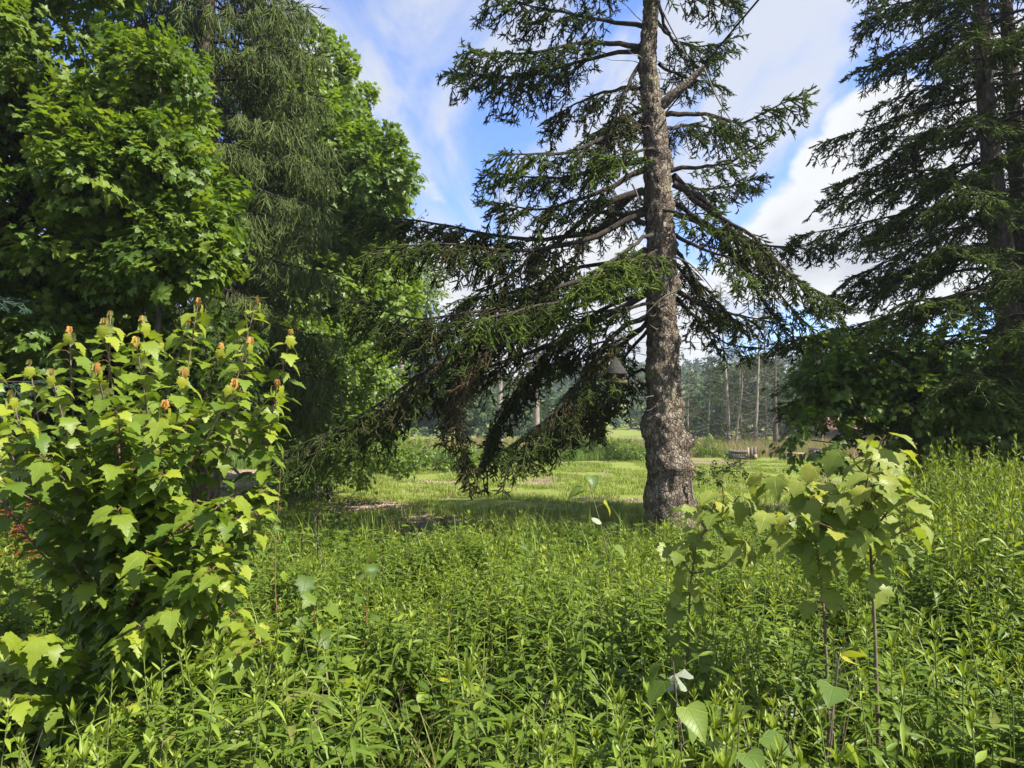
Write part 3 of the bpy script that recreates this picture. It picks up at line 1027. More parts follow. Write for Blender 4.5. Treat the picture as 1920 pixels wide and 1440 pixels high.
# main boughs traced as (u, v, depth offset); (side twig length, droop, tint, bare, foliage start)
BR = [
    # left side
    ([(1208, 50, 0), (1130, 34, -.1), (1030, 16, -.3), (915, -4, -.5)], .040, .60, .75, 0.0, .05, .2),
    ([(1200, 88, 0), (1100, 76, -.3), (985, 96, -.6), (868, 96, -.9)], .045, .62, .75, .02, .05, .2),
    ([(1200, 96, 0), (1110, 110, .4), (980, 140, .6), (858, 138, .8)], .040, .62, .75, -.04, .05, .25),
    ([(1202, 118, 0), (1168, 190, -.2), (1140, 265, -.4), (1125, 300, -.5)], .035, .5, .9, -.12, .3, .1),
    ([(1205, 165, 0), (1130, 180, .2), (1060, 205, .3), (1030, 240, .4)], .035, .55, .9, -.1, .1, .15),
    ([(1206, 235, 0), (1130, 262, -.3), (1050, 285, -.6), (945, 288, -.9)], .055, .60, .75, .04, .05, .3),
    ([(1206, 300, 0), (1130, 320, .3), (1040, 335, .5), (915, 322, .8)], .05, .60, .7, .0, .1, .25),
    ([(1208, 318, 0), (1120, 365, -.2), (1020, 395, -.2), (930, 385, -.2)], .05, .60, .8, -.08, .1, .2),
    ([(1206, 358, 0), (1120, 398, -.1), (1040, 460, -.2), (960, 515, -.3), (880, 560, -.3)], .062, .55, .9, -.12, .45, .3),
    ([(1210, 392, 0), (1080, 436, .4), (960, 446, .9), (830, 424, 1.3), (690, 405, 1.8)], .055, .66, .8, -.06, .1, .3),
    ([(1207, 400, 0), (1080, 455, -.2), (960, 470, -.5), (830, 460, -.8), (700, 475, -1.0)], .052, .60, .85, -.10, .15, .35),
    ([(1210, 420, 0), (1125, 400, .2), (1080, 484, .3), (1030, 520, .5), (985, 590, .7)], .04, .5, .9, -.14, .5, .3),
    ([(1212, 470, 0), (1100, 540, -.1), (990, 600, -.2), (866, 650, -.3), (787, 705, -.4), (690, 765, -.5), (548, 832, -.6)], .07, .60, .9, -.12, .35, .25),
    ([(1212, 500, 0), (1050, 545, -.3), (900, 590, -.6), (780, 602, -.8), (685, 562, -1.0)], .055, .64, .8, -.10, .1, .3),
    ([(1212, 520, 0), (1060, 590, .3), (930, 620, .6), (800, 640, 1.0), (700, 610, 1.3)], .05, .62, .85, -.10, .15, .3),
    ([(1214, 480, 0), (1080, 500, .8), (960, 540, 1.6), (850, 560, 2.2)], .045, .62, .8, -.1, .15, .3),
    ([(1212, 550, 0), (1050, 640, .2), (900, 700, .4), (800, 740, .5), (700, 815, .7)], .055, .58, .9, -.12, .3, .35),
    ([(1216, 592, 0), (1155, 622, -.1), (1091, 709, -.3), (1030, 780, -.5), (960, 835, -.7)], .045, .62, .85, -.13, .15, .14),
    ([(1216, 600, 0), (1140, 660, .3), (1080, 760, .5), (1030, 820, .6), (990, 850, .7)], .038, .6, .85, -.14, .15, .14),
    ([(1214, 540, 0), (1090, 600, .6), (1000, 680, 1.0), (940, 760, 1.2), (905, 850, 1.3)], .038, .6, .85, -.14, .2, .14),
    ([(1040, 590, -.3), (960, 640, -.5), (880, 690, -.7), (848, 780, -.8), (875, 868, -.8)], .035, .42, .7, -.34, .1, .35),
    ([(1214, 620, 0), (1170, 680, .3), (1130, 750, .5), (1080, 800, .6)], .03, .5, .9, -.15, .2, .14),
    # boughs that reach towards the viewer, sunlight painted into their brighter needle tint
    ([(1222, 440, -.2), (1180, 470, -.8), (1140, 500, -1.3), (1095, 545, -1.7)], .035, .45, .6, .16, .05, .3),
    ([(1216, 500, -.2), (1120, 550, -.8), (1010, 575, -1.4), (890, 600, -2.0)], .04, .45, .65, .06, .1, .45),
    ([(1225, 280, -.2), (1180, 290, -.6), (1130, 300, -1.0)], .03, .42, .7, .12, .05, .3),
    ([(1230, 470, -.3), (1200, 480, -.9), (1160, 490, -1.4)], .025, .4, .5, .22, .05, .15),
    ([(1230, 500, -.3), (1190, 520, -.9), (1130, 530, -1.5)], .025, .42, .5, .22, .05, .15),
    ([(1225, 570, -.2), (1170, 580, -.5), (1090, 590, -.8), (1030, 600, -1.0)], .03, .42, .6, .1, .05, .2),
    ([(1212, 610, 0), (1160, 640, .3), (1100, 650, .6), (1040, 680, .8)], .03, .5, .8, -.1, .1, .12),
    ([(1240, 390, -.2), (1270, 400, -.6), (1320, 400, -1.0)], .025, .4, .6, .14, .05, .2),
    ([(1218, 700, .1), (1190, 700, .5), (1160, 740, .8), (1130, 790, 1.0)], .03, .4, .9, -.14, .2, .3),
    # right side
    ([(1234, 6, 0), (1262, 58, -.1), (1290, 100, -.2), (1330, 112, -.3)], .03, .42, .8, 0.0, .2, .5),
    ([(1232, 40, 0), (1270, 70, .4), (1320, 78, .6), (1368, 66, .8)], .03, .48, .8, .02, .1, .3),
    ([(1236, 120, 0), (1270, 130, .3), (1310, 140, .4), (1345, 150, .4)], .03, .42, .9, -.04, .1, .2),
    ([(1245, 215, 0), (1320, 214, -.3), (1400, 228, -.5), (1498, 178, -.7)], .045, .48, .8, .06, .05, .25),
    ([(1246, 240, 0), (1300, 235, .4), (1350, 245, .6), (1400, 258, .7)], .035, .45, .9, -.02, .1, .2),
    ([(1258, 320, 0), (1310, 310, -.4), (1370, 300, -.8), (1428, 268, -1.2)], .04, .46, .7, .12, .05, .2),
    ([(1260, 335, 0), (1310, 348, .3), (1370, 350, .5), (1430, 330, .6)], .04, .46, .7, .06, .05, .2),
    ([(1262, 330, 0), (1312, 372, -.1), (1400, 472, -.3), (1440, 530, -.4), (1500, 600, -.5)], .062, .52, .85, -.06, .2, .2),
    ([(1262, 345, 0), (1340, 400, -.4), (1400, 440, -.7), (1480, 520, -1.0), (1556, 562, -1.2)], .055, .55, .8, -.02, .1, .25),
    ([(1262, 380, 0), (1340, 420, .5), (1420, 450, .9), (1500, 458, 1.2), (1555, 446, 1.4)], .045, .52, .8, .0, .1, .3),
    ([(1264, 400, 0), (1330, 430, .8), (1390, 500, 1.3), (1440, 580, 1.5), (1500, 650, 1.6)], .05, .55, .85, -.08, .2, .2),
    ([(1266, 440, 0), (1310, 460, -.5), (1370, 480, -.9), (1400, 520, -1.2)], .035, .45, .8, .05, .1, .15),
    ([(1268, 545, 0), (1325, 572, -.2), (1390, 590, -.4), (1440, 600, -.5)], .045, .52, .85, -.06, .05, .15),
    ([(1268, 560, 0), (1310, 600, .4), (1350, 640, .6), (1400, 650, .8)], .045, .5, .9, -.1, .1, .1),
    ([(1268, 470, 0), (1300, 520, .3), (1340, 560, .5), (1380, 600, .6)], .04, .5, .9, -.1, .1, .1),
    # boughs reaching away behind the trunk
    ([(1225, 330, .1), (1200, 350, 1.0), (1160, 380, 1.9), (1120, 420, 2.6)], .05, .6, .8, -.08, .15, .25),
    ([(1240, 480, .1), (1270, 500, 1.0), (1300, 540, 1.9), (1330, 600, 2.5)], .05, .6, .8, -.1, .15, .25),
    ([(1225, 200, .1), (1190, 215, .9), (1150, 230, 1.6), (1110, 250, 2.2)], .045, .58, .8, -.06, .15, .2),
]
# crown above the frame: more whorls
for kz in range(26):
    v = -20 - kz * 22
    ang = kz * 2.4
    Lq = 2.3 * (1 - kz / 36.0)
    if math.cos(ang) > 0 and kz < 14:
        Lq *= .5
    ox, oy = math.cos(ang) * Lq, math.sin(ang) * Lq
    uc = 1222
    BR.append(([(uc, v, 0), (uc + ox * 0.5 * FPX / D0, v - 6, oy * 0.5), (uc + ox * FPX / D0, v + 10 + 25 * random.random(), oy)], .035, .5, .8, .0, .1, .15))

for bi_, q_ in enumerate(BR):
    if q_[0][-1][0] > 1260 and q_[0][0][1] > 0:
        q_ = list(q_)
        q_[2] *= .82
        if q_[0][0][1] > 375:
            q_[2] *= .72
            q_[5] += .25
        BR[bi_] = ([(u, v, dd + .55 * min(1.0, (u - 1235) / 60.0)) for u, v, dd in q_[0]], *q_[1:])
for bi, (pts, r0, Ls, dr, tint, bare, s0) in enumerate(BR):
    pp = np.array([P(u, v, D0 + dd) for u, v, dd in pts])
    path = spline(pp, 16)
    path[1:] += np.cumsum(rng.normal(0, 0.017, (15, 3)), 0) * np.linspace(1, .5, 15)[:, None]
    low = pts[0][1] > 380
    C, LL, ps, xs_, us, ss, ts = conifer_branch(path, Ls * rng.uniform(0.72, 1.0) * (.9 if pts[0][1] < 340 else 1.0), 0.050, dr * .8, s0=s0, sprig_step=0.072, tint=tint, bare=bare, hang=0.35)
    V, Q = branch_tube(path, r0, 0.007, 7)
    mb = MB()
    mb.add(V - BASE, Q)
    V, Q = twig_mesh(C, 0.0065)
    mb.add(V - BASE, Q)
    br = ob('branch', mb.mesh('branch', [M['twig']]), old)
    scatter('needles', ps, xs_ + rng.normal(0, .16, xs_.shape), us, ss * (1.36 if pts[0][1] > 340 else 1.26), ts - .03, SPR, br, origin=BASE)
# broken stub with no needles, and dead twigs
stub = spline(np.array([P(1232, 205, D0), P(1258, 182, D0 - .1), P(1290, 155, D0 - .15), P(1321, 124, D0 - .2)]), 12)
V, Q = tube(stub, np.linspace(0.085, 0.038, 12), 10)
V += rng.normal(0, 0.003, V.shape)
s = ob('branch', make_mesh('broken_branch', V - BASE, Q, [M['bark']]), old)
s['label'] = 'thick bare broken-off branch'
mb = MB()
for (pts) in ([(1320, 128), (1345, 185), (1372, 228), (1385, 250)], [(1262, 480), (1300, 500), (1350, 560)], [(1235, 8), (1262, 60), (1290, 112)], [(1185, 345), (1195, 365), (1200, 385)],
              [(1296, 900), (1300, 935), (1318, 962)], [(1270, 545), (1240, 560), (1200, 600)]):
    pth = spline(np.array([P(u, v, D0 - .3) for u, v in pts]), 8)
    V, Q = tube(pth, np.linspace(0.016, 0.004, 8), 5)
    mb.add(V - BASE, Q)
for k in range(90):   # short dead twigs on the trunk
    v = rng.uniform(40, 790)
    a = rng.uniform(0, 2 * np.pi)
    q = P(1238, v, D0)
    cpt = np.array([np.interp(q[2], ax_pts[:, 2], ax_pts[:, 0]), np.interp(q[2], ax_pts[:, 2], ax_pts[:, 1]), q[2]])
    d = np.array([math.cos(a), math.sin(a), rng.uniform(-.5, .25)])
    Lt = rng.uniform(0.35, 0.95)
    pth = cpt + d * (np.linspace(0.1, Lt, 5))[:, None] + np.cumsum(rng.normal(0, 0.02, (5, 3)), 0)
    V, Q = tube(pth, np.linspace(0.008, 0.002, 5), 3)
    mb.add(V - BASE, Q)
ob('dead_twigs', mb.mesh('dead_twigs', [M['deadtwig']]), old, kind='stuff')


# ------------------------------------------------------------------ generic trees
def conifer_tree(name, label, base, axis, radii, zs, Rfun, protos, barkmat, n_br, L_side, droop, sag, curtain=False, tint=0.0, bare=0.15, lift=0.15, spacing=0.085, sstep=0.11,
                 r_br=0.035, scale=1.0, az=None, group=None, s0=0.2, zrot=0.0, jitter=0.25, needle_parts=True):
    base = np.asarray(base, float)
    t = thing(name, label, 'tree', base, group)
    V, Q = trunk_mesh(axis, radii, barkmat, 90, 16, (), 0.014)
    ob('trunk', make_mesh('trunk', V - base, Q, [barkmat]), t)
    ax = np.asarray(axis, float)
    for k in range(n_br):
        z = zs[0] + (zs[1] - zs[0]) * (k + rng.uniform(-0.4, 0.4)) / n_br
        a = (zrot + k * 2.39996 + rng.uniform(-0.3, 0.3)) if az is None else rng.uniform(*az)
        Lb = Rfun(z) * rng.uniform(1 - jitter, 1 + jitter * 0.6)
        if Lb < 0.25:
            continue
        c = np.array([np.interp(z, ax[:, 2], ax[:, 0]), np.interp(z, ax[:, 2], ax[:, 1]), z])
        d = np.array([math.cos(a), math.sin(a), 0])
        tt = np.linspace(0, 1, 12)
        path = c + d * (Lb * tt)[:, None]
        path[:, 2] += lift * Lb * tt - sag * Lb * tt ** 1.6 + sag * 0.42 * Lb * np.maximum(tt - 0.6, 0) ** 1.5 * 2.0
        path[1:] += np.cumsum(rng.normal(0, 0.012, (11, 3)), 0)
        C, LL, ps, xs_, us, ss, ts = conifer_branch(path, L_side * min(1.0, 0.35 + Lb / 3.0), spacing, droop, s0=s0, sprig_step=sstep, tint=tint, bare=bare, hang=0.3, curtain=curtain)
        mb = MB()
        V, Q = branch_tube(path, r_br * min(1, 0.4 + Lb / 4), 0.006, 5)
        mb.add(V - base, Q)
        V, Q = twig_mesh(C, 0.006)
        mb.add(V - base, Q)
        br = ob('branch', mb.mesh('branch', [M['twig']]), t)
        scatter('needles', ps, xs_, us, ss * scale, ts, protos, br, origin=base)
    return t


def inpoly(x, y, poly):
    poly = np.asarray(poly, float)
    c = np.zeros(len(x), bool)
    j = len(poly) - 1
    for i in range(len(poly)):
        xi, yi = poly[i]
        xj, yj = poly[j]
        c ^= ((yi > y) != (yj > y)) & (x < (xj - xi) * (y - yi) / (yj - yi + 1e-9) + xi)
        j = i
    return c


def poly_points(poly, n):
    poly = np.asarray(poly, float)
    lo, hi = poly.min(0), poly.max(0)
    out = np.zeros((0, 2))
    while len(out) < n:
        q = rng.uniform(lo, hi, (n * 3, 2))
        out = np.vstack([out, q[inpoly(q[:, 0], q[:, 1], poly)]])
    return out[:n]


def clump_foliage(centres, radii, per, inner=0.45, flat=0.8):
    """spray positions and directions on lumpy clusters"""
    PS, XS, US = [], [], []
    for c, r in zip(centres, radii):
        n = int(per * (r / 0.5) ** 2)
        d = rdir(n, -0.75, 1.0)
        rr = r * (inner + (1 - inner) * rng.uniform(0, 1, n) ** 0.5)
        p = c + d * rr[:, None] * np.array([1, 1, flat])
        x = nrm(d + rng.normal(0, 0.45, (n, 3)) + np.array([0, 0, -0.15]))
        u = np.array([0, 0, 1.0]) + 0.7 * d + rng.normal(0, 0.35, (n, 3))
        PS.append(p)
        XS.append(x)
        US.append(u)
    return np.concatenate(PS), np.concatenate(XS), np.concatenate(US)


def broadleaf(name, label, base, centres, radii, per, protos, scale, tint, barkmat, r_trunk, cat='tree', group=None, limbs=True, top=None, inner=0.45, flat=0.8, tint_sd=0.12):
    base = np.asarray(base, float)
    centres = np.asarray(centres, float)
    t = thing(name, label, cat, base, group)
    hi = centres.mean(0)
    hi[2] = centres[:, 2].max() * 0.85 if top is None else top
    hi[:2] = base[:2] * 0.5 + hi[:2] * 0.5
    trunk = spline(np.array([base - [0, 0, 0.1], base * 0.7 + hi * 0.3 + rng.normal(0, 0.06, 3), base * 0.35 + hi * 0.65, hi]), 20)
    V, Q = tube(trunk, np.linspace(r_trunk, r_trunk * 0.2, 20), 9)
    ob('trunk', make_mesh('trunk', V - base, Q, [barkmat]), t)
    if limbs:
        for c, r in zip(centres, radii):
            zz = min(c[2] - 0.25 * np.linalg.norm(c[:2] - hi[:2]), hi[2])
            k = int(np.clip(np.searchsorted(trunk[:, 2], zz), 2, 18))
            a = trunk[k]
            pth = spline(np.array([a, a * 0.5 + c * 0.5 + np.array([0, 0, 0.12 * np.linalg.norm(c - a)]) * 0.4, c]), 7)
            V, Q = tube(pth, np.linspace(r_trunk * 0.28, 0.008, 7), 5)
            ob('branch', make_mesh('branch', V - base, Q, [barkmat]), t)
    ps, xs_, us = clump_foliage(centres, radii, per, inner, flat)
    ctint = rng.normal(0, tint_sd * 0.7, len(centres))
    tn = np.concatenate([np.full(int(per * (r / 0.5) ** 2), ctint[q]) for q, r in enumerate(radii)])
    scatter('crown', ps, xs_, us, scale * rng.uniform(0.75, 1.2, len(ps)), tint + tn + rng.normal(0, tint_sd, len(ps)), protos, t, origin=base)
    return t


def region_clumps(poly, n, d0, d1, r0, r1):
    q = poly_points(poly, n)
    dd = rng.uniform(d0, d1, n)
    return np.array([P(u, v, d) for (u, v), d in zip(q, dd)]), rng.uniform(r0, r1, n)


def on_ground(u, d):
    p = P(u, 800, d)
    p[2] = float(gz(p[0], p[1]))
    return p


# ------------------------------------------------------------------ right-hand spruces
def px_axis(pts, d):
    return np.array([P(u, v, d) for u, v in pts])


bA = on_ground(1912, 10.7)
axA = px_axis([(1912, 985), (1900, 720), (1882, 500), (1862, 330), (1848, 180), (1838, 0), (1830, -250), (1828, -560)], 10.7)
axA[0, 2] = bA[2] - 0.1
conifer_tree('spruce_tree', 'broad dark spruce behind the tall weeds, two trunks standing close together', bA, axA, [.22, .19, .165, .15, .13, .115, .08, .02], (2.4, 12.4), lambda z: 3.6 * max(0.0, 1 - z / 14.4) ** 0.9 + 0.1,
             SPR, M['barkdark'], 124, 0.70, 0.42, 0.30, tint=0.0, bare=0.12, lift=0.10, spacing=0.065, sstep=0.085, zrot=0.4, scale=1.2, r_br=0.03, s0=0.32)
bB = on_ground(1955, 11.6)
axB = px_axis([(1955, 960), (1935, 700), (1915, 420), (1902, 250), (1886, 0), (1870, -300), (1862, -640)], 11.6)
axB[0, 2] = bB[2] - 0.1
conifer_tree('spruce_tree', 'slimmer leaning spruce trunk crowded against the broad dark spruce', bB, axB, [.19, .16, .14, .125, .10, .07, .02], (4.2, 13.4), lambda z: 3.1 * max(0.0, 1 - z / 15.2) + 0.1,
             SPR, M['barkdark'], 52, 0.66, 0.45, 0.28, tint=-0.05, bare=0.25, lift=0.12, spacing=0.075, sstep=0.09, zrot=1.9, scale=1.15, s0=0.42)

# ------------------------------------------------------------------ weeping spruce on the left
bW = on_ground(385, 13.0)
axW = px_axis([(385, 1000), (387, 700), (385, 400), (388, 0), (390, -400), (392, -900)], 13.0)
axW[0, 2] = bW[2] - 0.1
conifer_tree('weeping_spruce_tree', 'tall weeping spruce with hanging olive curtains of twigs', bW, axW, [.26, .23, .2, .16, .11, .02], (2.6, 17.0), lambda z: 2.6 * max(0.0, 1 - z / 24.0) ** 0.6,
             WEE, M['barkdark'], 150, 0.75, 0.25, 0.42, curtain=True, tint=0.16, bare=0.04, lift=0.12, spacing=0.075, sstep=0.062, zrot=0.2, scale=1.2, s0=0.18)

# ------------------------------------------------------------------ broadleaf trees on the left
c1, r1 = region_clumps([(-260, -260), (215, -260), (215, 40), (250, 90), (320, 120), (330, 250), (375, 400), (400, 540), (340, 640), (120, 640), (-260, 680)], 130, 8.3, 11.0, 0.3, 0.62)
broadleaf('maple_tree', 'big dense maple with broad dark green leaves beside the weeping spruce', on_ground(60, 10.2), c1, r1, 78, MAPS, 1.0, 0.24, M['barkdark'], 0.2, inner=0.3, tint_sd=.16)
c2, r2 = region_clumps([(250, 100), (310, 110), (325, 250), (360, 420), (380, 560), (300, 600), (260, 300)], 18, 8.2, 8.8, 0.28, 0.4)
broadleaf('young_maple_tree', 'slender young maple of fresh bright green leaves in front of the weeping spruce', on_ground(290, 8.7), c2, r2, 95, MAPS, 0.85, 0.28, M['barkdark'], 0.07, inner=0.5)
c3, r3 = region_clumps([(545, 120), (610, 105), (660, 160), (690, 220), (700, 400), (710, 560), (690, 700), (600, 800), (470, 800), (470, 120)], 62, 17.5, 20.5, 0.75, 1.15)
broadleaf('maple_tree', 'round-topped bright green broadleaf tree behind the weeping spruce', on_ground(570, 19.5), c3, r3, 42, MIDS, 1.25, 0.15, M['barkdark'], 0.22, inner=0.5)
c4, r4 = region_clumps([(665, 420), (740, 390), (760, 490), (815, 510), (810, 560), (750, 620), (715, 740), (640, 770)], 24, 27.0, 29.5, 0.7, 1.1)
broadleaf('aspen_tree', 'pale airy aspen between the bright broadleaf tree and the utility pole', on_ground(715, 28.5), c4, r4, 15, ASPS, 1.9, 0.15, M['barkpale'], 0.11, inner=0.3)
c5, r5 = region_clumps([(520, 640), (690, 640), (715, 720), (700, 870), (540, 890)], 32, 14.5, 17.0, 0.45, 0.7)
broadleaf('shrub', 'leafy understory shrub at the foot of the bright broadleaf tree', on_ground(620, 16.0), c5, r5, 34, SHRS, 1.2, 0.2, M['barkdark'], 0.05, cat='shrub')
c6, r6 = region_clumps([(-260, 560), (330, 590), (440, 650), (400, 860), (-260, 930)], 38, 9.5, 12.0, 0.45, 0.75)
broadleaf('shrub', 'dark shaded thicket of leaves under the big maple', on_ground(150, 10.8), c6, r6, 34, MAPS, 0.95, -0.22, M['barkdark'], 0.06, cat='shrub')  # shade under the maple put into a darker leaf tint

# blue-green spruce boughs poking in on the left
bS = on_ground(-190, 7.6)
axS = px_axis([(-190, 1100), (-195, 700), (-200, 300), (-200, -150)], 7.6)
axS[0, 2] = bS[2] - 0.1
conifer_tree('young_spruce_tree', 'young blue-green spruce whose boughs poke in beside the big maple', bS, axS, [.09, .08, .055, .01], (1.2, 5.4), lambda z: 2.0 * max(0.0, 1 - z / 6.2),
             BLU, M['barkdark'], 34, 0.45, 0.25, 0.20, tint=0.05, bare=0.05, lift=0.18, spacing=0.08, sstep=0.11, zrot=0.0, scale=0.95)

# ------------------------------------------------------------------ right-hand understory
c7, r7 = region_clumps([(1500, 700), (1600, 660), (1760, 650), (1960, 650), (2060, 850), (1720, 850), (1520, 830)], 58, 9.6, 11.4, 0.28, 0.5)
broadleaf('shrub', 'dark broad-leaved bush under the broad dark spruce', on_ground(1730, 10.6), c7, r7, 34, MAPS, 0.85, 0.16, M['barkdark'], 0.05, cat='shrub')
c8, r8 = region_clumps([(1325, 866), (1370, 858), (1385, 885), (1330, 900)], 5, 13.5, 14.2, 0.14, 0.24)
broadleaf('shrub', 'small dark twiggy bush beside the knobbly trunk', on_ground(1350, 13.9), c8, r8, 90, SHRS, 0.5, -0.4, M['barkdark'], 0.012, cat='shrub')

# bushes along the far edge of the clearing
bush_px = [(600, 24.0, 1.25), (655, 25.0, 1.45), (705, 25.5, 1.1), (760, 26.0, 1.4), (815, 26.5, 1.15), (1110, 36.0, 1.7), (1160, 35.0, 1.2), (1190, 33.5, 0.9), (1065, 37.0, 1.3), (1335, 38.0, 0.9), (860, 27.5, 0.9)]
for (u, d, h) in bush_px:
    g = on_ground(u, d)
    n = 7
    cc = np.array([g + np.array([rng.uniform(-.75, .75), rng.uniform(-.5, .5), h * rng.uniform(0.15, 0.72)]) for _ in range(n)])
    left_ = u < 900
    broadleaf('bush', 'low bright green bush in the row along the clearing edge near the utility pole' if left_ else 'bright green bush growing at the field edge behind the old knobbly spruce', g, cc, rng.uniform(0.28, 0.45, n) * (0.6 + h * 0.35), 46, SHRS, 0.95, 0.22, M['brownstem'], 0.02, cat='bush', group='bushes along the clearing edge' if left_ else 'bushes behind the old spruce', limbs=False)

# ------------------------------------------------------------------ trees beyond the field
def far_spruce(name, label, u, vtop, d, r, amount, R0, group=None, mat='barkpale', lean=0.0, zlow=0.25, tint=-0.05, scale=1.5):
    g = on_ground(u, d)
    top = P(u + lean, vtop, d)
    H = top[2]
    t = thing(name, label, 'tree', g, group)
    ax = np.array([g - [0, 0, 0.2], g * 0.66 + top * 0.34 + rng.normal(0, 0.05, 3), g * 0.33 + top * 0.67 + rng.normal(0, 0.08, 3), top])
    pth = spline(ax, 14)
    V, Q = tube(pth, np.linspace(r, r * 0.12, 14), 8)
    ob('trunk', make_mesh('trunk', V - g, Q, [M[mat]]), t)
    nb = int(H * 6)
    PS, XS, US, SS, TS = [], [], [], [], []
    mb = MB()
    for k in range(nb):
        f = zlow + (1 - zlow) * (k + rng.uniform(0, 1)) / nb
        c = np.array([np.interp(f, np.linspace(0, 1, 14), pth[:, q]) for q in range(3)])
        a = rng.uniform(0, 2 * np.pi)
        Lb = R0 * (1.08 - f) ** 0.7 * rng.uniform(0.45, 1.1)
        dv = np.array([math.cos(a), math.sin(a), 0])
        tt = np.linspace(0, 1, 5)
        pb = c + dv * (Lb * tt)[:, None]
        pb[:, 2] -= rng.uniform(0.1, 0.45) * Lb * tt ** 1.5
        V, Q = tube(pb, np.linspace(0.022, 0.006, 5), 3)
        mb.add(V - g, Q)
        for q in range(3):
            s_ = rng.uniform(0.3, 0.95)
            e = c + (pb[-1] - c) * s_
            d2 = nrm(dv + rng.normal(0, 0.8, 3))
            V, Q = tube(np.array([e, e + d2 * 0.3 * R0 * 0.5, e + d2 * 0.5 * R0 * 0.6 + [0, 0, -0.08]]), [0.010, 0.007, 0.004], 3)
            mb.add(V - g, Q)
        if rng.uniform() < amount:
            ns = int(4 + 5 * Lb)
            s_ = rng.uniform(0.25, 1.0, ns)
            p = c + (pb[-1] - c) * s_[:, None] + rng.normal(0, 0.12, (ns, 3))
            PS.append(p)
            XS.append(nrm(dv + rng.normal(0, 0.6, (ns, 3)) + np.array([0, 0, -0.2])))
            US.append(np.array([0, 0, 1.0]) + rng.normal(0, 0.3, (ns, 3)))
            SS.append(rng.uniform(0.8, 1.3, ns) * scale)
            TS.append(np.full(ns, tint) + rng.uniform(-0.1, 0.15, ns))
    ob('bare_branches', mb.mesh('bare_branches', [M['deadtwig']]), t, kind='stuff')
    if PS:
        scatter('needles', np.concatenate(PS), np.concatenate(XS), np.concatenate(US), np.concatenate(SS), np.concatenate(TS), SPR, t, origin=g)
    return t


far_spruce('dead_spruce_tree', 'dead spruce with pale trunk and bare spire of grey twigs beyond the clearing', 937, 330, 42, .21, 0.04, 1.6, zlow=0.3)
far_spruce('spruce_tree', 'spruce beyond the clearing with pale lower trunk and shaggy dark boughs above', 1006, 470, 43, .24, 0.75, 1.9, zlow=0.40, tint=-0.15, scale=1.7)
far_spruce('dead_spruce_tree', 'stout dark dead trunk with bare lower limbs right of the wooden crate stack', 1455, 640, 45, .22, 0.10, 1.9, mat='barkdark', zlow=0.1)
grp = 'half-bare spruces beyond the field'
for (u, vt, d, r, am, R0, ln) in ((1366, 528, 48, .17, .6, 2.4, -10), (1414, 560, 50, .16, .40, 1.9, 6), (1437, 575, 53, .12, .35, 1.9, -4), (1326, 640, 52, .11, .7, 2.1, 5), (1392, 610, 60, .10, .7, 2.2, -8),
                                 (1502, 655, 56, .12, .7, 2.3, 6), (1292, 690, 57, .10, .8, 2.3, 0), (1540, 640, 54, .15, .7, 2.4, 0), (1378, 680, 47, .10, .15, 1.6, 9)):
    lab, gq = 'thin half-bare spruce standing beyond the brown field grass', grp
    if u == 1366:
        lab, gq = 'tallest half-bare spruce, rising behind the tall wooden crate', None
    elif u == 1378:
        lab, gq = 'slim nearly bare trunk right behind the tall wooden crate', None
    elif u == 1292:
        lab, gq = 'half-bare spruce just beside the knobbly trunk of the old spruce', None
    elif u == 1540:
        lab, gq = 'fuller half-bare spruce behind the small grey crate', None
    far_spruce('spruce_tree', lab, u, vt, d, r, min(1.0, am + .25), R0, group=gq, lean=ln * 1.6, zlow=0.03, mat='barkdark' if int(u) % 2 else 'barkpale')

# far woods that read as one mass
def wood_mass(name, label, poly, n, d0, d1, r0, r1, per, scale, tint):
    c, r = region_clumps(poly, n, d0, d1, r0, r1)
    ps, xs_, us = clump_foliage(c, r / 3.0, per, 0.4, 1.0)
    k = np.concatenate([np.full(int(per * (q / 3.0 / 0.5) ** 2), j) for j, q in enumerate(r)])
    ps = c[k] + (ps - c[k]) * 3.0
    o = scatter(name, ps, xs_, us, scale * rng.uniform(0.7, 1.3, len(ps)), tint + rng.normal(0, 0.15, len(ps)), FARS)
    o['label'] = label
    o['category'] = 'wood'
    return o


wood_mass('far_wood', 'dark wood across the field behind the utility pole', [(380, 640), (600, 690), (745, 700), (790, 655), (850, 650), (880, 700), (955, 760), (1090, 775), (1090, 806), (380, 806)], 60, 72, 84, 1.6, 2.6, 42, 1.0, -0.15)
wood_mass('far_wood', 'hazy wood behind the half-bare spruces', [(1270, 730), (1420, 720), (1560, 705), (1980, 700), (1980, 806), (1270, 806)], 60, 76, 90, 1.8, 2.8, 40, 1.1, -0.05)
# wood on the hill
n = 2600
hx_ = rng.uniform(-330, 330, n)
hy_ = rng.uniform(118, 250, n)
hz_ = ridge_h(hx_, hy_)
cen = np.stack([hx_, hy_, hz_ + rng.uniform(0.5, 5.0, n)], -1)
PSs = np.repeat(cen, 6, 0) + rng.normal(0, 1.5, (n * 6, 3)) * np.array([1, 1, 1.2])
o = scatter('hill_wood', PSs, rdir(len(PSs)), np.array([0, 0, 1.0]) + rng.normal(0, .4, (len(PSs), 3)), rng.uniform(2.2, 4.4, len(PSs)), np.repeat(rng.normal(0, .2, n), 6), FARS)
o['label'] = 'wooded hill far beyond the field'
o['category'] = 'wood'

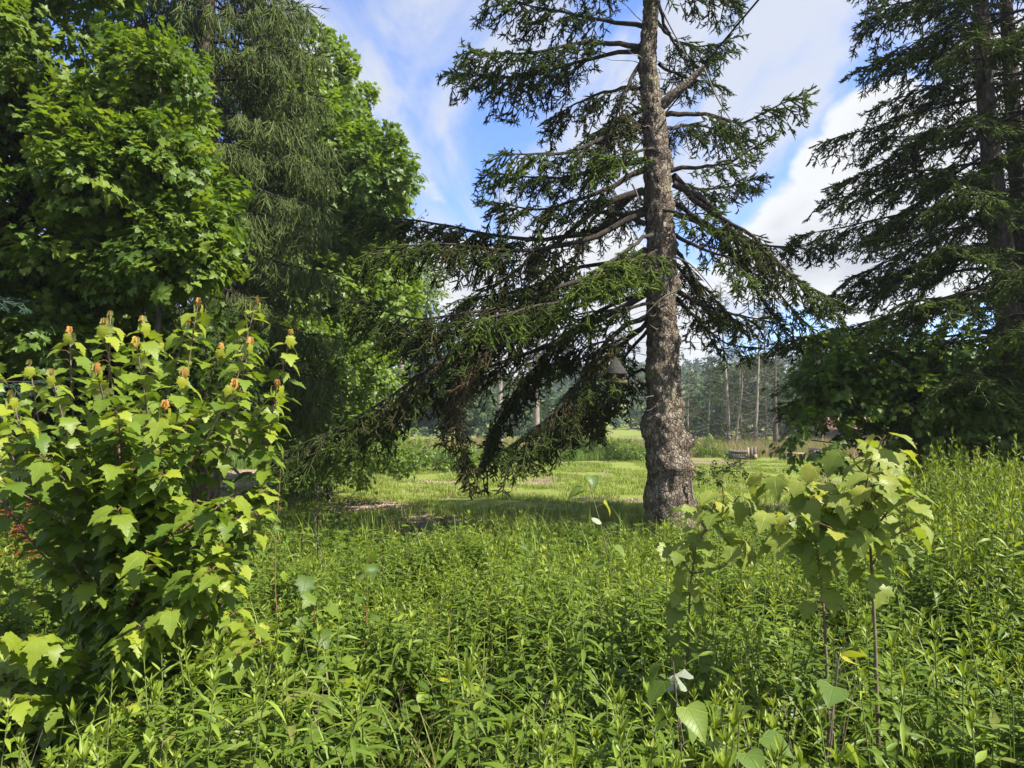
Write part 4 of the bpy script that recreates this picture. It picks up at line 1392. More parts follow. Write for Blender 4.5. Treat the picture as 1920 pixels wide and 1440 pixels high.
# ------------------------------------------------------------------ things in and beyond the clearing
def box(mb, c, sz, rz=0.0, tilt=0.0, jit=0.0, mat=0):
    sx, sy, szz = [q / 2 for q in sz]
    V = np.array([[x, y, z] for z in (-szz, szz) for y in (-sy, sy) for x in (-sx, sx)], float)
    V += rng.normal(0, jit, V.shape)
    ca, sa = math.cos(tilt), math.sin(tilt)
    V = np.stack([V[:, 0] * ca + V[:, 2] * sa, V[:, 1], -V[:, 0] * sa + V[:, 2] * ca], -1)
    ca, sa = math.cos(rz), math.sin(rz)
    V = np.stack([V[:, 0] * ca - V[:, 1] * sa, V[:, 0] * sa + V[:, 1] * ca, V[:, 2]], -1) + np.asarray(c)
    F = np.array([[0, 2, 3, 1], [4, 5, 7, 6], [0, 1, 5, 4], [1, 3, 7, 5], [3, 2, 6, 7], [2, 0, 4, 6]])
    mb.add(V, F, mat=mat)


def box_part(name, parent, c, sz, mat, rz=0.0, tilt=0.0, jit=0.004):
    mb = MB()
    box(mb, c, sz, rz, tilt, jit)
    return ob(name, mb.mesh(name, [M[mat]], smooth=False), parent)


# stack of old wooden crates at the field edge
g = on_ground(1390, 36.2)
t = thing('wooden_crate', 'tall weathered wooden crate of upright boards with one fresh tan board', 'crate', g)
t.scale = (.72, .72, .66)
x0 = -0.80
for k, (w, h) in enumerate(((.16, .74), (.15, .70), (.17, .76), (.16, .72), (.17, .80), (.16, .78))):
    box_part('board', t, (x0 + w / 2, -0.45, h / 2), (w - .012, .035, h), 'oldwood', tilt=rng.uniform(-.02, .02))
    box_part('board', t, (x0 + w / 2, 0.45, h / 2), (w - .012, .035, h), 'oldwood')
    x0 += w + .006
box_part('board', t, (x0 + .10, -.46, .47), (.17, .04, .94), 'tanwood', tilt=.02)
box_part('post', t, (x0 + .34, -.40, .52), (.22, .2, 1.04), 'oldwood')
box_part('post', t, (x0 + .60, -.40, .50), (.20, .2, 1.00), 'oldwood')
box_part('board', t, (x0 + .58, -.56, .2), (.22, .04, .40), 'tanwood')
box_part('rail', t, (-.28, -.495, .60), (1.06, .05, .09), 'oldwood')
box_part('rail', t, (-.28, -.495, .16), (1.06, .05, .09), 'oldwood')
box_part('rail', t, (-.28, .40, .60), (1.0, .05, .09), 'oldwood')
box_part('side_panel', t, (-.83, 0, .34), (.035, .86, .66), 'oldwood')
box_part('side_panel', t, (.20, 0, .34), (.035, .80, .66), 'oldwood')
g = on_ground(1484, 36.0)
t = thing('wooden_bench', 'low weathered bench of one long plank on wooden blocks', 'bench', g)
t.scale = (.8, .8, .8)
box_part('plank', t, (.12, 0, .47), (1.45, .42, .09), 'tanwood')
box_part('block', t, (-.58, 0, .21), (.42, .44, .42), 'oldwood')
box_part('block', t, (.0, 0, .20), (.18, .40, .42), 'oldwood')
box_part('block', t, (.66, 0, .20), (.22, .40, .42), 'oldwood')
g = on_ground(1531, 35.6)
t = thing('wooden_crate', 'small grey wooden crate next to the low plank bench', 'crate', g)
for k in range(4):
    box_part('board', t, (-.24 + k * .155, -.28, .29), (.14, .03, .56 + rng.uniform(-.03, .03)), 'oldwood', tilt=rng.uniform(-.03, .03))
box_part('side_panel', t, (-.31, 0, .27), (.03, .56, .52), 'oldwood')
box_part('side_panel', t, (.31, 0, .27), (.03, .56, .52), 'oldwood')
box_part('lid', t, (0, 0, .58), (.70, .62, .03), 'oldwood')

# utility pole, its wire, and the leaning marker stake
g = on_ground(750, 45)
t = thing('utility_pole', 'grey wooden utility pole standing in the far field', 'pole', g)
pth = np.array([[0, 0, -.3], [.02, 0, 3], [.03, 0, 6], [.02, 0, 9.1]])
V, Q = tube(pth, [.19, .175, .16, .14], 14)
ob('post', make_mesh('post', V, Q, [M['barkpale']]), t)
box_part('crossarm', t, (.02, -.17, 8.55), (1.9, .10, .12), 'oldwood')
for xx in (-.8, .8):
    V, Q = tube(np.array([[xx, -.17, 8.6], [xx, -.17, 8.68], [xx, -.17, 8.74], [xx, -.17, 8.80]]), [.03, .055, .05, .02], 10)
    ob('insulator', make_mesh('insulator', V, Q, [M['oldwood']]), t)
wp = [(-0.2901 * d + 5.768, d, z) for d, z in ((-16, 11.6), (-9, 10.1), (-2, 8.85), (4, 7.95), (9, 7.25), (9.57, 7.16), (11.7, 6.78), (16.0, 6.2), (20.2, 6.22), (28, 6.75), (36, 7.6), (44.8, 8.66))]
V, Q = tube(spline(np.array(wp), 60), .014, 6)
tag(ob('overhead_wire', make_mesh('overhead_wire', V, Q, [M['wire']])), 'black overhead wire sagging through the old spruce crown to the utility pole', 'wire')
a, c = P(717, 812, 38), P(725, 764, 38)
a[2] = float(gz(a[0], a[1])) - .05
V, Q = tube(np.array([a, a * .5 + c * .5, c]), [.035, .035, .03], 7)
V2 = MB()
V2.add(V - a, Q)
o = ob('marker_stake', V2.mesh('marker_stake', [M['tanwood']]), loc=a)
tag(o, 'thin tan stake leaning in the grass beside the utility pole', 'stake')

# low red-roofed shed beyond the dark bush
g = on_ground(1600, 60)
t = thing('shed', 'low shed with faded red roof glimpsed behind the dark broad-leaved bush', 'shed', g)
box_part('wall', t, (0, 0, .78), (7.0, 3.6, 1.55), 'oldwood', jit=0)
mb = MB()
mb.add(np.array([[-3.8, -2.2, 1.5], [3.8, -2.2, 1.5], [3.8, 0, 2.5], [-3.8, 0, 2.5], [-3.8, 2.2, 1.5], [3.8, 2.2, 1.5],
                 [-3.8, -2.2, 1.42], [3.8, -2.2, 1.42], [3.8, 0, 2.42], [-3.8, 0, 2.42], [-3.8, 2.2, 1.42], [3.8, 2.2, 1.42]]),
       np.array([[0, 1, 2, 3], [3, 2, 5, 4], [7, 6, 9, 8], [8, 9, 10, 11], [0, 6, 7, 1], [4, 5, 11, 10], [1, 7, 8, 2], [2, 8, 11, 5], [0, 3, 9, 6], [3, 4, 10, 9]]))
ob('roof', mb.mesh('roof', [M['roofred']], smooth=False), t)
box_part('door', t, (-1.2, -1.83, .72), (.9, .06, 1.4), 'barkdark', jit=0)

# bird feeder hanging from a bough
g = P(1155, 718, 9.5)
t = thing('bird_feeder', 'small wooden bird feeder with dark pyramid roof hanging from a bough of the old spruce', 'bird feeder', g)
mb = MB()
w = .138
mb.add(np.array([[-w, -w, .13], [w, -w, .13], [w, w, .13], [-w, w, .13], [0, 0, .37], [-w, -w, .112], [w, -w, .112], [w, w, .112], [-w, w, .112]]),
       [np.array([[0, 1, 4], [1, 2, 4], [2, 3, 4], [3, 0, 4]]), np.array([[5, 6, 1, 0], [6, 7, 2, 1], [7, 8, 3, 2], [8, 5, 0, 3], [8, 7, 6, 5]])])
ob('roof', mb.mesh('roof', [M['feeder_roof']], smooth=False), t)
for sx in (-1, 1):
    for sy in (-1, 1):
        box_part('corner_post', t, (sx * .105, sy * .105, .055), (.02, .02, .112), 'feeder_wood', jit=0)
box_part('seed_box', t, (0, 0, .055), (.12, .12, .11), 'feeder_wood', jit=.002)
box_part('tray', t, (0, 0, -.012), (.26, .26, .018), 'feeder_wood', jit=.002)
for k, (cx_, cy_, sx, sy) in enumerate(((0, -.128, .272, .016), (0, .128, .272, .016), (-.13, 0, .016, .238), (.13, 0, .016, .238))):
    box_part('tray_rim', t, (cx_, cy_, .008), (sx, sy, .05), 'feeder_wood', jit=.001)
V, Q = tube(np.array([[0, 0, .36], [.01, .02, .7], [.02, .1, 1.05]]), .004, 5)
ob('hanging_cord', make_mesh('hanging_cord', V, Q, [M['wire']]), t)

# ------------------------------------------------------------------ ground cover in the clearing
def scatter_ground(name, label, cat, poly_world, n, protos, s0, s1, tint, tsd, keep=None):
    poly_world = np.asarray(poly_world, float)
    q = poly_points(poly_world, n)
    if keep is not None:
        q = q[keep(q[:, 0], q[:, 1])]
    pts = np.stack([q[:, 0], q[:, 1], gz(q[:, 0], q[:, 1]) - 0.01], -1)
    a = rng.uniform(0, 2 * np.pi, len(q))
    X = np.stack([np.cos(a), np.sin(a), rng.normal(0, .08, len(q))], -1)
    o = scatter(name, pts, X, np.array([0, 0, 1.0]), rng.uniform(s0, s1, len(q)), tint + rng.normal(0, tsd, len(q)), protos)
    o['label'] = label
    o['category'] = cat
    return o


def lown(x, y, f=0.35, seed=0.0):
    return np.array([mnoise.noise(Vector((a * f + seed, b_ * f, seed))) for a, b_ in zip(x, y)])


dirt_spots = [(*ground_at(u, v)[:2], w) for u, v, w in ((480, 890, 2.2), (540, 905, 1.6), (700, 950, .9), (780, 985, 1.0), (470, 930, 1.5), (640, 870, 1.2), (900, 880, 1.2), (1010, 905, .8), (1330, 868, 1.5), (820, 905, .7))]


def off_dirt(x, y):
    k = lown(x, y, 0.5, 3.0) > -0.22
    for (a, c, w) in dirt_spots:
        k &= ((x - a) ** 2 + (y - c) ** 2) > w * w * rng.uniform(0.3, 1.1, len(x))
    return k


scatter_ground('clearing_grass', 'short mown grass of the open clearing', 'grass', [(-9, 10), (9, 10), (12, 20), (18, 36), (-16, 27), (-13, 16)], 15000, SHORT, 0.6, 1.8, 0.0, 0.24, off_dirt)
scatter_ground('shaggy_grass', 'shaggy unmown grass between the weeds and the clearing', 'grass', [(-6, 9), (8, 9), (9, 13), (3, 14.5), (-3, 13), (-6, 12)], 900, TALL, 0.35, 0.75, -0.05, 0.12, lambda x, y: lown(x, y, .6, 9) > -.1)
scatter_ground('field_grass', 'tall brownish field grass behind the clearing', 'grass', [(-15, 30), (-6, 31), (2, 36), (16, 38), (30, 36), (48, 60), (-36, 60)], 9000, FIELD, 0.75, 1.3, -0.02, 0.2)
scatter_ground('green_field_grass', 'lush green grass strip along the field edge', 'grass', [(-16, 25), (-7, 28), (1, 33.5), (8, 35), (9, 38), (2, 38), (-8, 33), (-17, 30)], 2600, FIELD, 0.6, 1.05, 0.42, 0.12)

# wood chips and dry litter on the bare spots
def chip(name):
    mb = MB()
    for k in range(7):
        c = rng.normal(0, .10, 3) * [1, 1, 0] + [0, 0, .012]
        box(mb, c, (rng.uniform(.04, .16), rng.uniform(.008, .03), .008), rng.uniform(0, 6.3), rng.uniform(-.3, .3), .003)
    return proto(name, mb.mesh(name, [M['chips']], smooth=False))


CH = [chip('chip_%d' % k) for k in range(3)]
pts = []
for (a, c, w) in dirt_spots:
    n = int(260 * w * w)
    pts.append(np.stack([rng.normal(a, w * .5, n), rng.normal(c, w * .55, n)], -1))
pts.append(np.stack([rng.uniform(-8, 9, 260), rng.uniform(12, 26, 260)], -1))
q = np.concatenate(pts)
a = rng.uniform(0, 6.28, len(q))
o = scatter('wood_litter', np.stack([q[:, 0], q[:, 1], gz(q[:, 0], q[:, 1])], -1), np.stack([np.cos(a), np.sin(a), 0 * a], -1), (0, 0, 1.0), rng.uniform(.6, 1.3, len(q)), 0.0, CH)
o['label'] = 'bleached wood chips and dry litter on the bare soil'
o['category'] = 'litter'

# ------------------------------------------------------------------ goldenrod and other weeds
GL = []
for k, (fold, curl) in enumerate(((.35, .35), (.5, .15), (.3, .6), (.6, -.1))):
    GL.append(leaf_shape(LANCE, 4, fold=fold, curl=curl, twist=(-.3, .2, .4, 0)[k]))
GLM = {}
for k in range(4):
    for q, tv_ in enumerate((.18, .42, .72)):
        GLM[(k, q)] = make_mesh('goldenrod_leaf', GL[k][0], GL[k][1], [M['goldenrod']], attrs={'ltint': np.full(len(GL[k][0]), tv_)})


def goldenrod_plan(H, nl, lsize, wid=1.0):
    """stem path and leaf placements of one goldenrod stalk"""
    lean = rng.normal(0, .07, 2)
    t = np.linspace(0, 1, 7)
    stem = np.stack([lean[0] * H * t ** 1.6, lean[1] * H * t ** 1.6, H * t], -1)
    L = []
    for k in range(nl):
        f = 0.10 + 0.90 * (max(0.0, k + rng.uniform(-.3, .3)) / nl) ** 0.85
        f = min(max(f, .06), 1.0)
        p = np.array([np.interp(f, t, stem[:, q]) for q in range(3)])
        a = k * 2.399 + rng.uniform(-.35, .35)
        el = -0.35 + 0.55 * f + (1.0 * max(0, (f - .86) / .14)) + rng.uniform(-.22, .22)
        X = np.array([math.cos(a) * math.cos(el), math.sin(a) * math.cos(el), math.sin(el)])
        Z = np.array([0, 0, 1.0]) + rng.normal(0, .22, 3)
        s_ = lsize * (0.75 + 0.45 * math.sin(math.pi * min(1, f * 1.05)) - 0.35 * max(0, (f - .82) / .18)) * rng.uniform(.8, 1.15)
        shape = rng.integers(0, 3) if f < .88 else 3
        L.append((p, X, Z, s_, int(shape), 0 if f < .45 else (1 if f < .86 else 2), wid))
    for k in range(7):
        a = k * 0.9 + rng.uniform(-.2, .2)
        el = rng.uniform(.75, 1.35)
        X = np.array([math.cos(a) * math.cos(el), math.sin(a) * math.cos(el), math.sin(el)])
        L.append((stem[-1], X, np.array([-math.cos(a), -math.sin(a), .6]), lsize * rng.uniform(.3, .62), 3, 2, wid))
    return stem, L


def plan_meshes(stem, L, nm):
    V, Q = tube(stem, np.linspace(.0042, .0018, len(stem)), 4)
    sm = make_mesh(nm + '_stem', V, Q, [M['stem']])
    mb = MB()
    for (p, X, Z, s_, sh, tq, wd_) in L:
        lv, lf = GL[sh]
        mb.add(place(lv * [1, wd_, 1], p, X, Z, s_), lf, tint=(.18, .42, .72)[tq] + rng.uniform(-.06, .06))
    return sm, mb


PLANS = []
for k in range(10):
    st, L = goldenrod_plan(1.0, int(rng.integers(32, 56)), (.08, .09, .105, .115, .13, .10, .11, .085, .13, .105)[k], (.8, 1.1, 1.0, .75, 1.2, .6, 1.3, 1.5, .9, 1.0)[k])
    sm, mb = plan_meshes(st, L, 'goldenrod')
    fm = mb.mesh('goldenrod_foliage', [M['goldenrod']])
    V, Q = tube(st, np.linspace(.0042, .0018, len(st)), 4)
    mb.add(V, Q, mat=1)
    PLANS.append((st, L, sm, fm, proto('goldenrod_whole_%d' % k, mb.mesh('goldenrod_whole', [M['goldenrod'], M['stem']]))))
GWH = [p[4] for p in PLANS]

# where the weeds stand: (x, y) and height
def weed_h(x, y):
    right = np.clip((x - 0.45 * y + 0.6) / 2.2, 0, 1)
    h = 0.86 + 0.40 * right
    h = h - 0.30 * np.clip((y - 4.0) / 4.5, 0, 1) * (1 - right)
    h = h * (0.86 + 0.30 * lown(x, y, 0.8, 5.0))
    return h


NW = 5000
wx, wy = [], []
cand = np.stack([rng.uniform(-8, 10, NW * 4), rng.uniform(1.55, 10.4, NW * 4)], -1)
x, y = cand[:, 0], cand[:, 1]
keep = np.abs(x) < 0.80 * y + 0.9
# the stand ends in an uneven front before the clearing; it runs deeper on the right
edge = 8.2 + 1.2 * lown(x, y, .5, 2.0) + 2.2 * np.clip((x - 2.6) / 2.0, 0, 1) - 0.9 * np.clip((-x - .3) / 2, 0, 1)
keep &= y < edge
dens = 0.50 + 1.5 * lown(x, y, 1.1, 7.0) + 0.45 * np.clip((x - 2) / 2, 0, 1)
# dry gap in the middle, and thinner cover under the sapling
dens -= 0.9 * np.exp(-(((x + .25) / .28) ** 2 + ((y - 3.0) / .5) ** 2))
dens -= 0.55 * np.exp(-(((x + 1.75) / .8) ** 2 + ((y - 3.3) / .8) ** 2))
keep &= rng.uniform(0, 1, len(x)) < np.clip(dens, .12, 1)
keep &= ((x - BASE[0]) ** 2 + (y - BASE[1]) ** 2) > 0.36
cand = cand[keep][:NW]
x, y = cand[:, 0], cand[:, 1]
hh = weed_h(x, y) * rng.uniform(.50, 1.0, len(x)) ** .8 * np.where(rng.uniform(0, 1, len(x)) < .12, 1.35, 1.12)
hh = np.minimum(hh, 1.45)
hh[y < 2.6] = np.minimum(hh[y < 2.6], 0.60 + 0.16 * y[y < 2.6])
dist = np.hypot(x, y)
vis = np.abs(x) < 0.76 * y + 0.12
order = np.argsort(np.where(vis, dist - hh * 0.8, 99))
first = order[:300]
rest = order[300:]
glabel = 'leafy green goldenrod stalk in the overgrown weed patch'
ggroup = 'goldenrod stalks in the foreground weeds'
for n_, k in enumerate(first):
    st, L, sm, fm, _ = PLANS[n_ % len(PLANS)]
    h = float(hh[k])
    t = thing('goldenrod', glabel, 'weed', (x[k], y[k], float(gz(x[k], y[k])) - .01), ggroup)
    t.rotation_euler = (rng.normal(0, .05), rng.normal(0, .05), rng.uniform(0, 6.28))
    sc_ = (0.85 + .15 * h, 0.85 + .15 * h, h)
    s_o = ob('stem', sm, t)
    s_o.scale = sc_
    if n_ < 60:
        for (p, X, Z, s_, sh, tq, wd_) in L:
            lo = ob('leaf', GLM[(sh, tq)], t, loc=tuple(p * sc_))
            Xf, Yf, Zf = frames(X[None], Z[None])
            lo.rotation_euler = tuple(euler(Xf, Yf, Zf)[0])
            lo.scale = (s_ * .95, s_ * .95 * wd_, s_ * .95)
    else:
        f_o = ob('leaves', fm, t, kind='stuff')
        f_o.scale = sc_
a = rng.uniform(0, 6.28, len(rest))
o = scatter('goldenrod_stand', np.stack([x[rest], y[rest], gz(x[rest], y[rest]) - .01], -1), np.stack([np.cos(a), np.sin(a), rng.normal(0, .06, len(rest))], -1), np.array([0, 0, 1.0]) + rng.normal(0, .06, (len(rest), 3)),
            np.stack([.88 + .12 * hh[rest]] * 2 + [hh[rest]], -1), rng.normal(0, .08, len(rest)), GWH)
o['label'] = 'dense stand of goldenrod filling the foreground behind the nearest stalks'
o['category'] = 'weeds'

# low broad-leaved herbs filling the gaps, and grass
def herb(name, outline, n, size, h, mat, tint):
    mb = MB()
    for k in range(n):
        lv, lf = leaf_shape(outline, 3, fold=rng.uniform(.1, .4), curl=rng.uniform(.1, .5))
        a = rng.uniform(0, 6.28)
        el = rng.uniform(-.3, .5)
        X = np.array([math.cos(a) * math.cos(el), math.sin(a) * math.cos(el), math.sin(el)])
        p = np.array([rng.normal(0, .07), rng.normal(0, .07), h * rng.uniform(.2, 1.0)])
        mb.add(place(lv, p, X, np.array([0, 0, 1.0]) + rng.normal(0, .3, 3), size * rng.uniform(.6, 1.2)), lf, tint=tint + rng.uniform(-.15, .2))
    for k in range(4):
        pth = np.array([[rng.normal(0, .02), rng.normal(0, .02), 0], [rng.normal(0, .05), rng.normal(0, .05), h]])
        V, Q = tube(spline(np.array([pth[0], pth.mean(0), pth[1]]), 4), .002, 3)
        mb.add(V, Q, tint=tint)
    return proto(name, mb.mesh(name, [mat]))


HERB = [herb('herb_%d' % k, OVAL, 26, .06, .34, M['goldenrod'], .35) for k in range(3)] + [herb('herb_b%d' % k, MAPLE_LO, 12, .075, .3, M['maple'], .3) for k in range(2)]
MIX = [herb('mixed_weed_%d' % k, ol, nn, sz, 1.0, mt, tt_) for k, (ol, nn, sz, mt, tt_) in enumerate(((OVAL, 30, .085, M['goldenrod'], .3), (HEART, 22, .065, M['goldenrod'], .25), (LANCE, 46, .15, M['grass'], .6), (OVAL, 26, .06, M['mid_tree'], .4), (MAPLE_LO, 16, .10, M['maple'], .35)))]
q = np.stack([rng.uniform(-8, 9, 1500), rng.uniform(1.7, 10, 1500)], -1)
q = q[(np.abs(q[:, 0]) < .8 * q[:, 1] + .8) & (((q[:, 0] - BASE[0]) ** 2 + (q[:, 1] - BASE[1]) ** 2) > .3) & (lown(q[:, 0], q[:, 1], .9, 21.) > -.15)]
a = rng.uniform(0, 6.28, len(q))
hm = weed_h(q[:, 0], q[:, 1]) * rng.uniform(.45, .95, len(q))
o = scatter('mixed_weeds', np.stack([q[:, 0], q[:, 1], gz(q[:, 0], q[:, 1]) - .02], -1), np.stack([np.cos(a), np.sin(a), 0 * a], -1), (0, 0, 1.0), np.stack([np.ones(len(q))] * 2 + [hm], -1), rng.normal(-.03, .13, len(q)), MIX)
o['label'] = 'mixed broad-leaved and grassy weeds tangled through the goldenrod'
o['category'] = 'weeds'
n = 2600
q = np.stack([rng.uniform(-8, 9, n), rng.uniform(1.3, 10, n)], -1)
q = q[(np.abs(q[:, 0]) < .8 * q[:, 1] + .8) & (((q[:, 0] - BASE[0]) ** 2 + (q[:, 1] - BASE[1]) ** 2) > .3)]
a = rng.uniform(0, 6.28, len(q))
o = scatter('low_herbs', np.stack([q[:, 0], q[:, 1], gz(q[:, 0], q[:, 1]) - .02], -1), np.stack([np.cos(a), np.sin(a), 0 * a], -1), (0, 0, 1.0), rng.uniform(.8, 1.5, len(q)), rng.normal(-.05, .12, len(q)), HERB)
o['label'] = 'low leafy herbs filling the gaps between the goldenrod'
o['category'] = 'weeds'
q = np.stack([rng.uniform(-7, 9, 4200), rng.uniform(1.4, 10.5, 4200)], -1)
dn = 0.20 + 1.1 * np.exp(-(((q[:, 0] - 1.35) / .8) ** 2 + ((q[:, 1] - 2.5) / .8) ** 2)) + .8 * np.exp(-(((q[:, 0] + .25) / .35) ** 2 + ((q[:, 1] - 3.2) / .7) ** 2))
q = q[(rng.uniform(0, 1, len(q)) < dn) & (np.abs(q[:, 0]) < .8 * q[:, 1] + .8)]
a = rng.uniform(0, 6.28, len(q))
dry = np.exp(-(((q[:, 0] + .25) / .4) ** 2 + ((q[:, 1] - 3.2) / .8) ** 2))
o = scatter('wild_grass', np.stack([q[:, 0], q[:, 1], gz(q[:, 0], q[:, 1]) - .02], -1), np.stack([np.cos(a), np.sin(a), 0 * a], -1), (0, 0, 1.0), rng.uniform(.7, 1.35, len(q)), .1 - .35 * dry + rng.normal(0, .1, len(q)), TALL)
o['label'] = 'wispy wild grass growing among the weeds'
o['category'] = 'grass'

# bleached dead stalks left from last year
def dead_stalk(name):
    mb = MB()
    for k in range(2):
        p0 = rng.normal(0, .03, 3) * [1, 1, 0]
        tp = np.array([rng.normal(0, .22), rng.normal(0, .22), rng.uniform(.7, 1.0)])
        path = spline(np.array([p0, p0 * .5 + tp * .5 + rng.normal(0, .03, 3), tp]), 6)
        V, Q = tube(path, np.linspace(.0035, .0015, 6), 4)
        mb.add(V, Q)
        for j in range(5):
            e = path[3] + (path[-1] - path[3]) * rng.uniform(0, 1)
            d = nrm(rng.normal(0, 1, 3) + [0, 0, .8])
            V, Q = tube(np.array([e, e + d * .05, e + d * rng.uniform(.07, .13)]), .001, 3)
            mb.add(V, Q)
    return proto(name, mb.mesh(name, [M['brownstem']]))


DST = [dead_stalk('dead_stalk_%d' % k) for k in range(4)]
q = np.stack([rng.uniform(-6, 8, 420), rng.uniform(1.9, 9.5, 420)], -1)
q = q[(np.abs(q[:, 0]) < .78 * q[:, 1] + .4)]
a = rng.uniform(0, 6.28, len(q))
o = scatter('dead_stalks', np.stack([q[:, 0], q[:, 1], gz(q[:, 0], q[:, 1])], -1), np.stack([np.cos(a), np.sin(a), 0 * a], -1), (0, 0, 1.0), weed_h(q[:, 0], q[:, 1]) * rng.uniform(.6, 1.15, len(q)), 0.0, DST)
o['label'] = 'thin bleached dead stalks scattered through the green weeds'
o['category'] = 'weeds'

# ------------------------------------------------------------------ maple saplings
ML = [leaf_shape(MAPLE, 6, fold=f, curl=c, wave=w, side_curl=sc) for f, c, w, sc in ((.22, .30, .05, .1), (.35, .5, -.06, .3), (.12, .18, .08, .0), (.3, .85, .05, .5), (.1, .6, .1, .8))]


def leaf_meshes(mat, tints, nm):
    return {(k, q): make_mesh(nm, ML[k][0], ML[k][1], [mat], attrs={'ltint': np.full(len(ML[k][0]), tv_), 'lco': ML[k][0] * [1, 1, 0]}) for k in range(len(ML)) for q, tv_ in enumerate(tints)}


def maple_sapling(name, label, base, shoots_in, lsize, lm, lm_mat, tints, max_leaf=300, face=0.0, pet=.55, stemmat='brownstem', sun_bias=.3, spacing=.085, hang=(-.1, .55), tipcol=True, cat='sapling', start=.35, main_start=0.0):
    """shoots: list of (polyline, radius). Opposite leaf pairs along each shoot; tip leaves fresh and drooping"""
    base = np.asarray(base, float)
    t = thing(name, label, cat, base)
    leaves = []
    pet_mb = MB()
    tip_all = tipcol
    for si, sh_ in enumerate(shoots_in):
        pl, r0 = sh_[:2]
        tipcol = tip_all and len(sh_) > 2
        path = spline(np.asarray(pl, float), 14)
        V, Q = tube(path - base, np.linspace(r0, .0026, 14), 6)
        ob('stem', make_mesh('stem', V, Q, [M[stemmat]]), t)
        seg = np.linalg.norm(np.diff(path, axis=0), axis=1)
        cum = np.concatenate([[0], np.cumsum(seg)])
        L = cum[-1]
        st_ = start if si else max(start, main_start)
        n = max(2, int(L * (1 - st_) / spacing))
        rot = rng.uniform(0, 3.14)
        for k in range(n):
            f = st_ + (1 - st_) * (k + .5) / n
            p = np.array([np.interp(f * L, cum, path[:, q]) for q in range(3)])
            last = k == n - 1
            a0 = rot + k * 1.57 + rng.uniform(-.3, .3)
            for s_ in (0, 1):
                a = a0 + s_ * 3.1416 + rng.uniform(-.25, .25)
                if face > 0:
                    cx_, cy_ = math.cos(a) + face * .35, math.sin(a) - face
                    a = math.atan2(cy_, cx_)
                dv = np.array([math.cos(a), math.sin(a), .45 + rng.uniform(-.2, .25)])
                pl_ = lsize * pet * rng.uniform(.6, 1.15) * (1 - .45 * (f > .9))
                e = p + nrm(dv) * pl_
                el = -rng.uniform(*hang)
                if last and tipcol:
                    el = -1.15
                X = np.array([math.cos(a) * math.cos(el), math.sin(a) * math.cos(el), math.sin(el)])
                Z = np.array([math.cos(a) * .3, math.sin(a) * .3, 1.0]) + rng.normal(0, .25, 3) + np.array(sun_dir) * sun_bias
                if f > .9:
                    q = 3 if (last and tipcol) else 2
                else:
                    q = 1 if f > .62 else 0
                if rng.uniform() < .03:
                    q = 2
                sz = lsize * rng.uniform(.65, 1.15) * (.72 if (last and tipcol) else 1.0)
                sh = int(rng.integers(0, 4)) if not (last and tipcol) else 4
                leaves.append((e, X, Z, sz, sh, q))
                V, Q = tube(np.array([p - base, (p + e) / 2 - base + [0, 0, .008], e - base]), [.0022, .0017, .0014], 3)
                pet_mb.add(V, Q)
            if last and tipcol:
                for z in range(3):
                    a = rng.uniform(0, 6.28)
                    X = np.array([math.cos(a) * .5, math.sin(a) * .5, -1.0])
                    leaves.append((path[-1] + np.array([0, 0, .02]), X, np.array([math.cos(a), math.sin(a), .4]), lsize * rng.uniform(.34, .55), 4, 4))
    ob('leaf_stalks', pet_mb.mesh('leaf_stalks', [M['redstem'] if stemmat != 'stem' else M['stem']]), t, kind='stuff')
    # the leaves that show largest are parts of their own
    camd = np.array([np.linalg.norm(l[0] - np.array([0, 0, CAMH])) / l[3] for l in leaves])
    od = np.argsort(camd)
    for k in od[:max_leaf]:
        e, X, Z, sz, sh, q = leaves[k]
        lo = ob('leaf', lm[(sh, q)], t, loc=tuple(e - base))
        Xf, Yf, Zf = frames(np.asarray(X)[None], np.asarray(Z)[None])
        lo.rotation_euler = tuple(euler(Xf, Yf, Zf)[0])
        lo.scale = (sz,) * 3
    if len(od) > max_leaf:
        mb = MB()
        for k in od[max_leaf:]:
            e, X, Z, sz, sh, q = leaves[k]
            mb.add(place(ML[sh][0], e - base, X, Z, sz), ML[sh][1], tint=tints[q] + rng.uniform(-.05, .05))
        ob('leaves', mb.mesh('leaves', [lm_mat]), t, kind='stuff')
    return t


tA = (.24, .42, .60, .68, .94)  # lighter upper steps put sunlight into the leaf colour; orange is new growth
lmA = leaf_meshes(M['maple'], tA, 'maple_leaf')
D1 = 3.25
bM = P(205, 1400, D1)
bM[2] = float(gz(bM[0], bM[1])) - .02
tips = [(130, 620, .1), (195, 605, -.1), (207, 590, .3), (268, 600, 0), (255, 640, -.25), (345, 700, -.35), (372, 566, .2), (352, 600, .35), (482, 562, .15), (470, 640, 0), (545, 625, .1), (55, 682, .2), (300, 640, .4), (415, 650, .3),
        (20, 740, -.2), (95, 700, -.3), (520, 720, -.1), (310, 760, -.5), (180, 690, -.45), (440, 720, -.4), (-60, 720, .2), (-30, 660, .5)]
shoots = []
fork1 = P(206, 1050, D1)
fork2 = P(232, 985, D1 - .02)
trunkp = [bM, P(208, 1300, D1), P(216, 1200, D1 - .03), P(206, 1090, D1), fork1]
shoots.append((trunkp, .013))
for n_, (u, v, dd) in enumerate(tips):
    tip = P(u, v, D1 + dd)
    st = (fork1, fork2, P(215, 1180, D1), P(300, 1230, D1 + .2), P(340, 1280, D1 + .3), P(160, 1230, D1 + .15))[n_ % 6]
    mid = st * .5 + tip * .5 + np.array([(tip[0] - st[0]) * .14, rng.normal(0, .05), -.03])
    shoots.append(([st, mid, tip], .0065, 1))
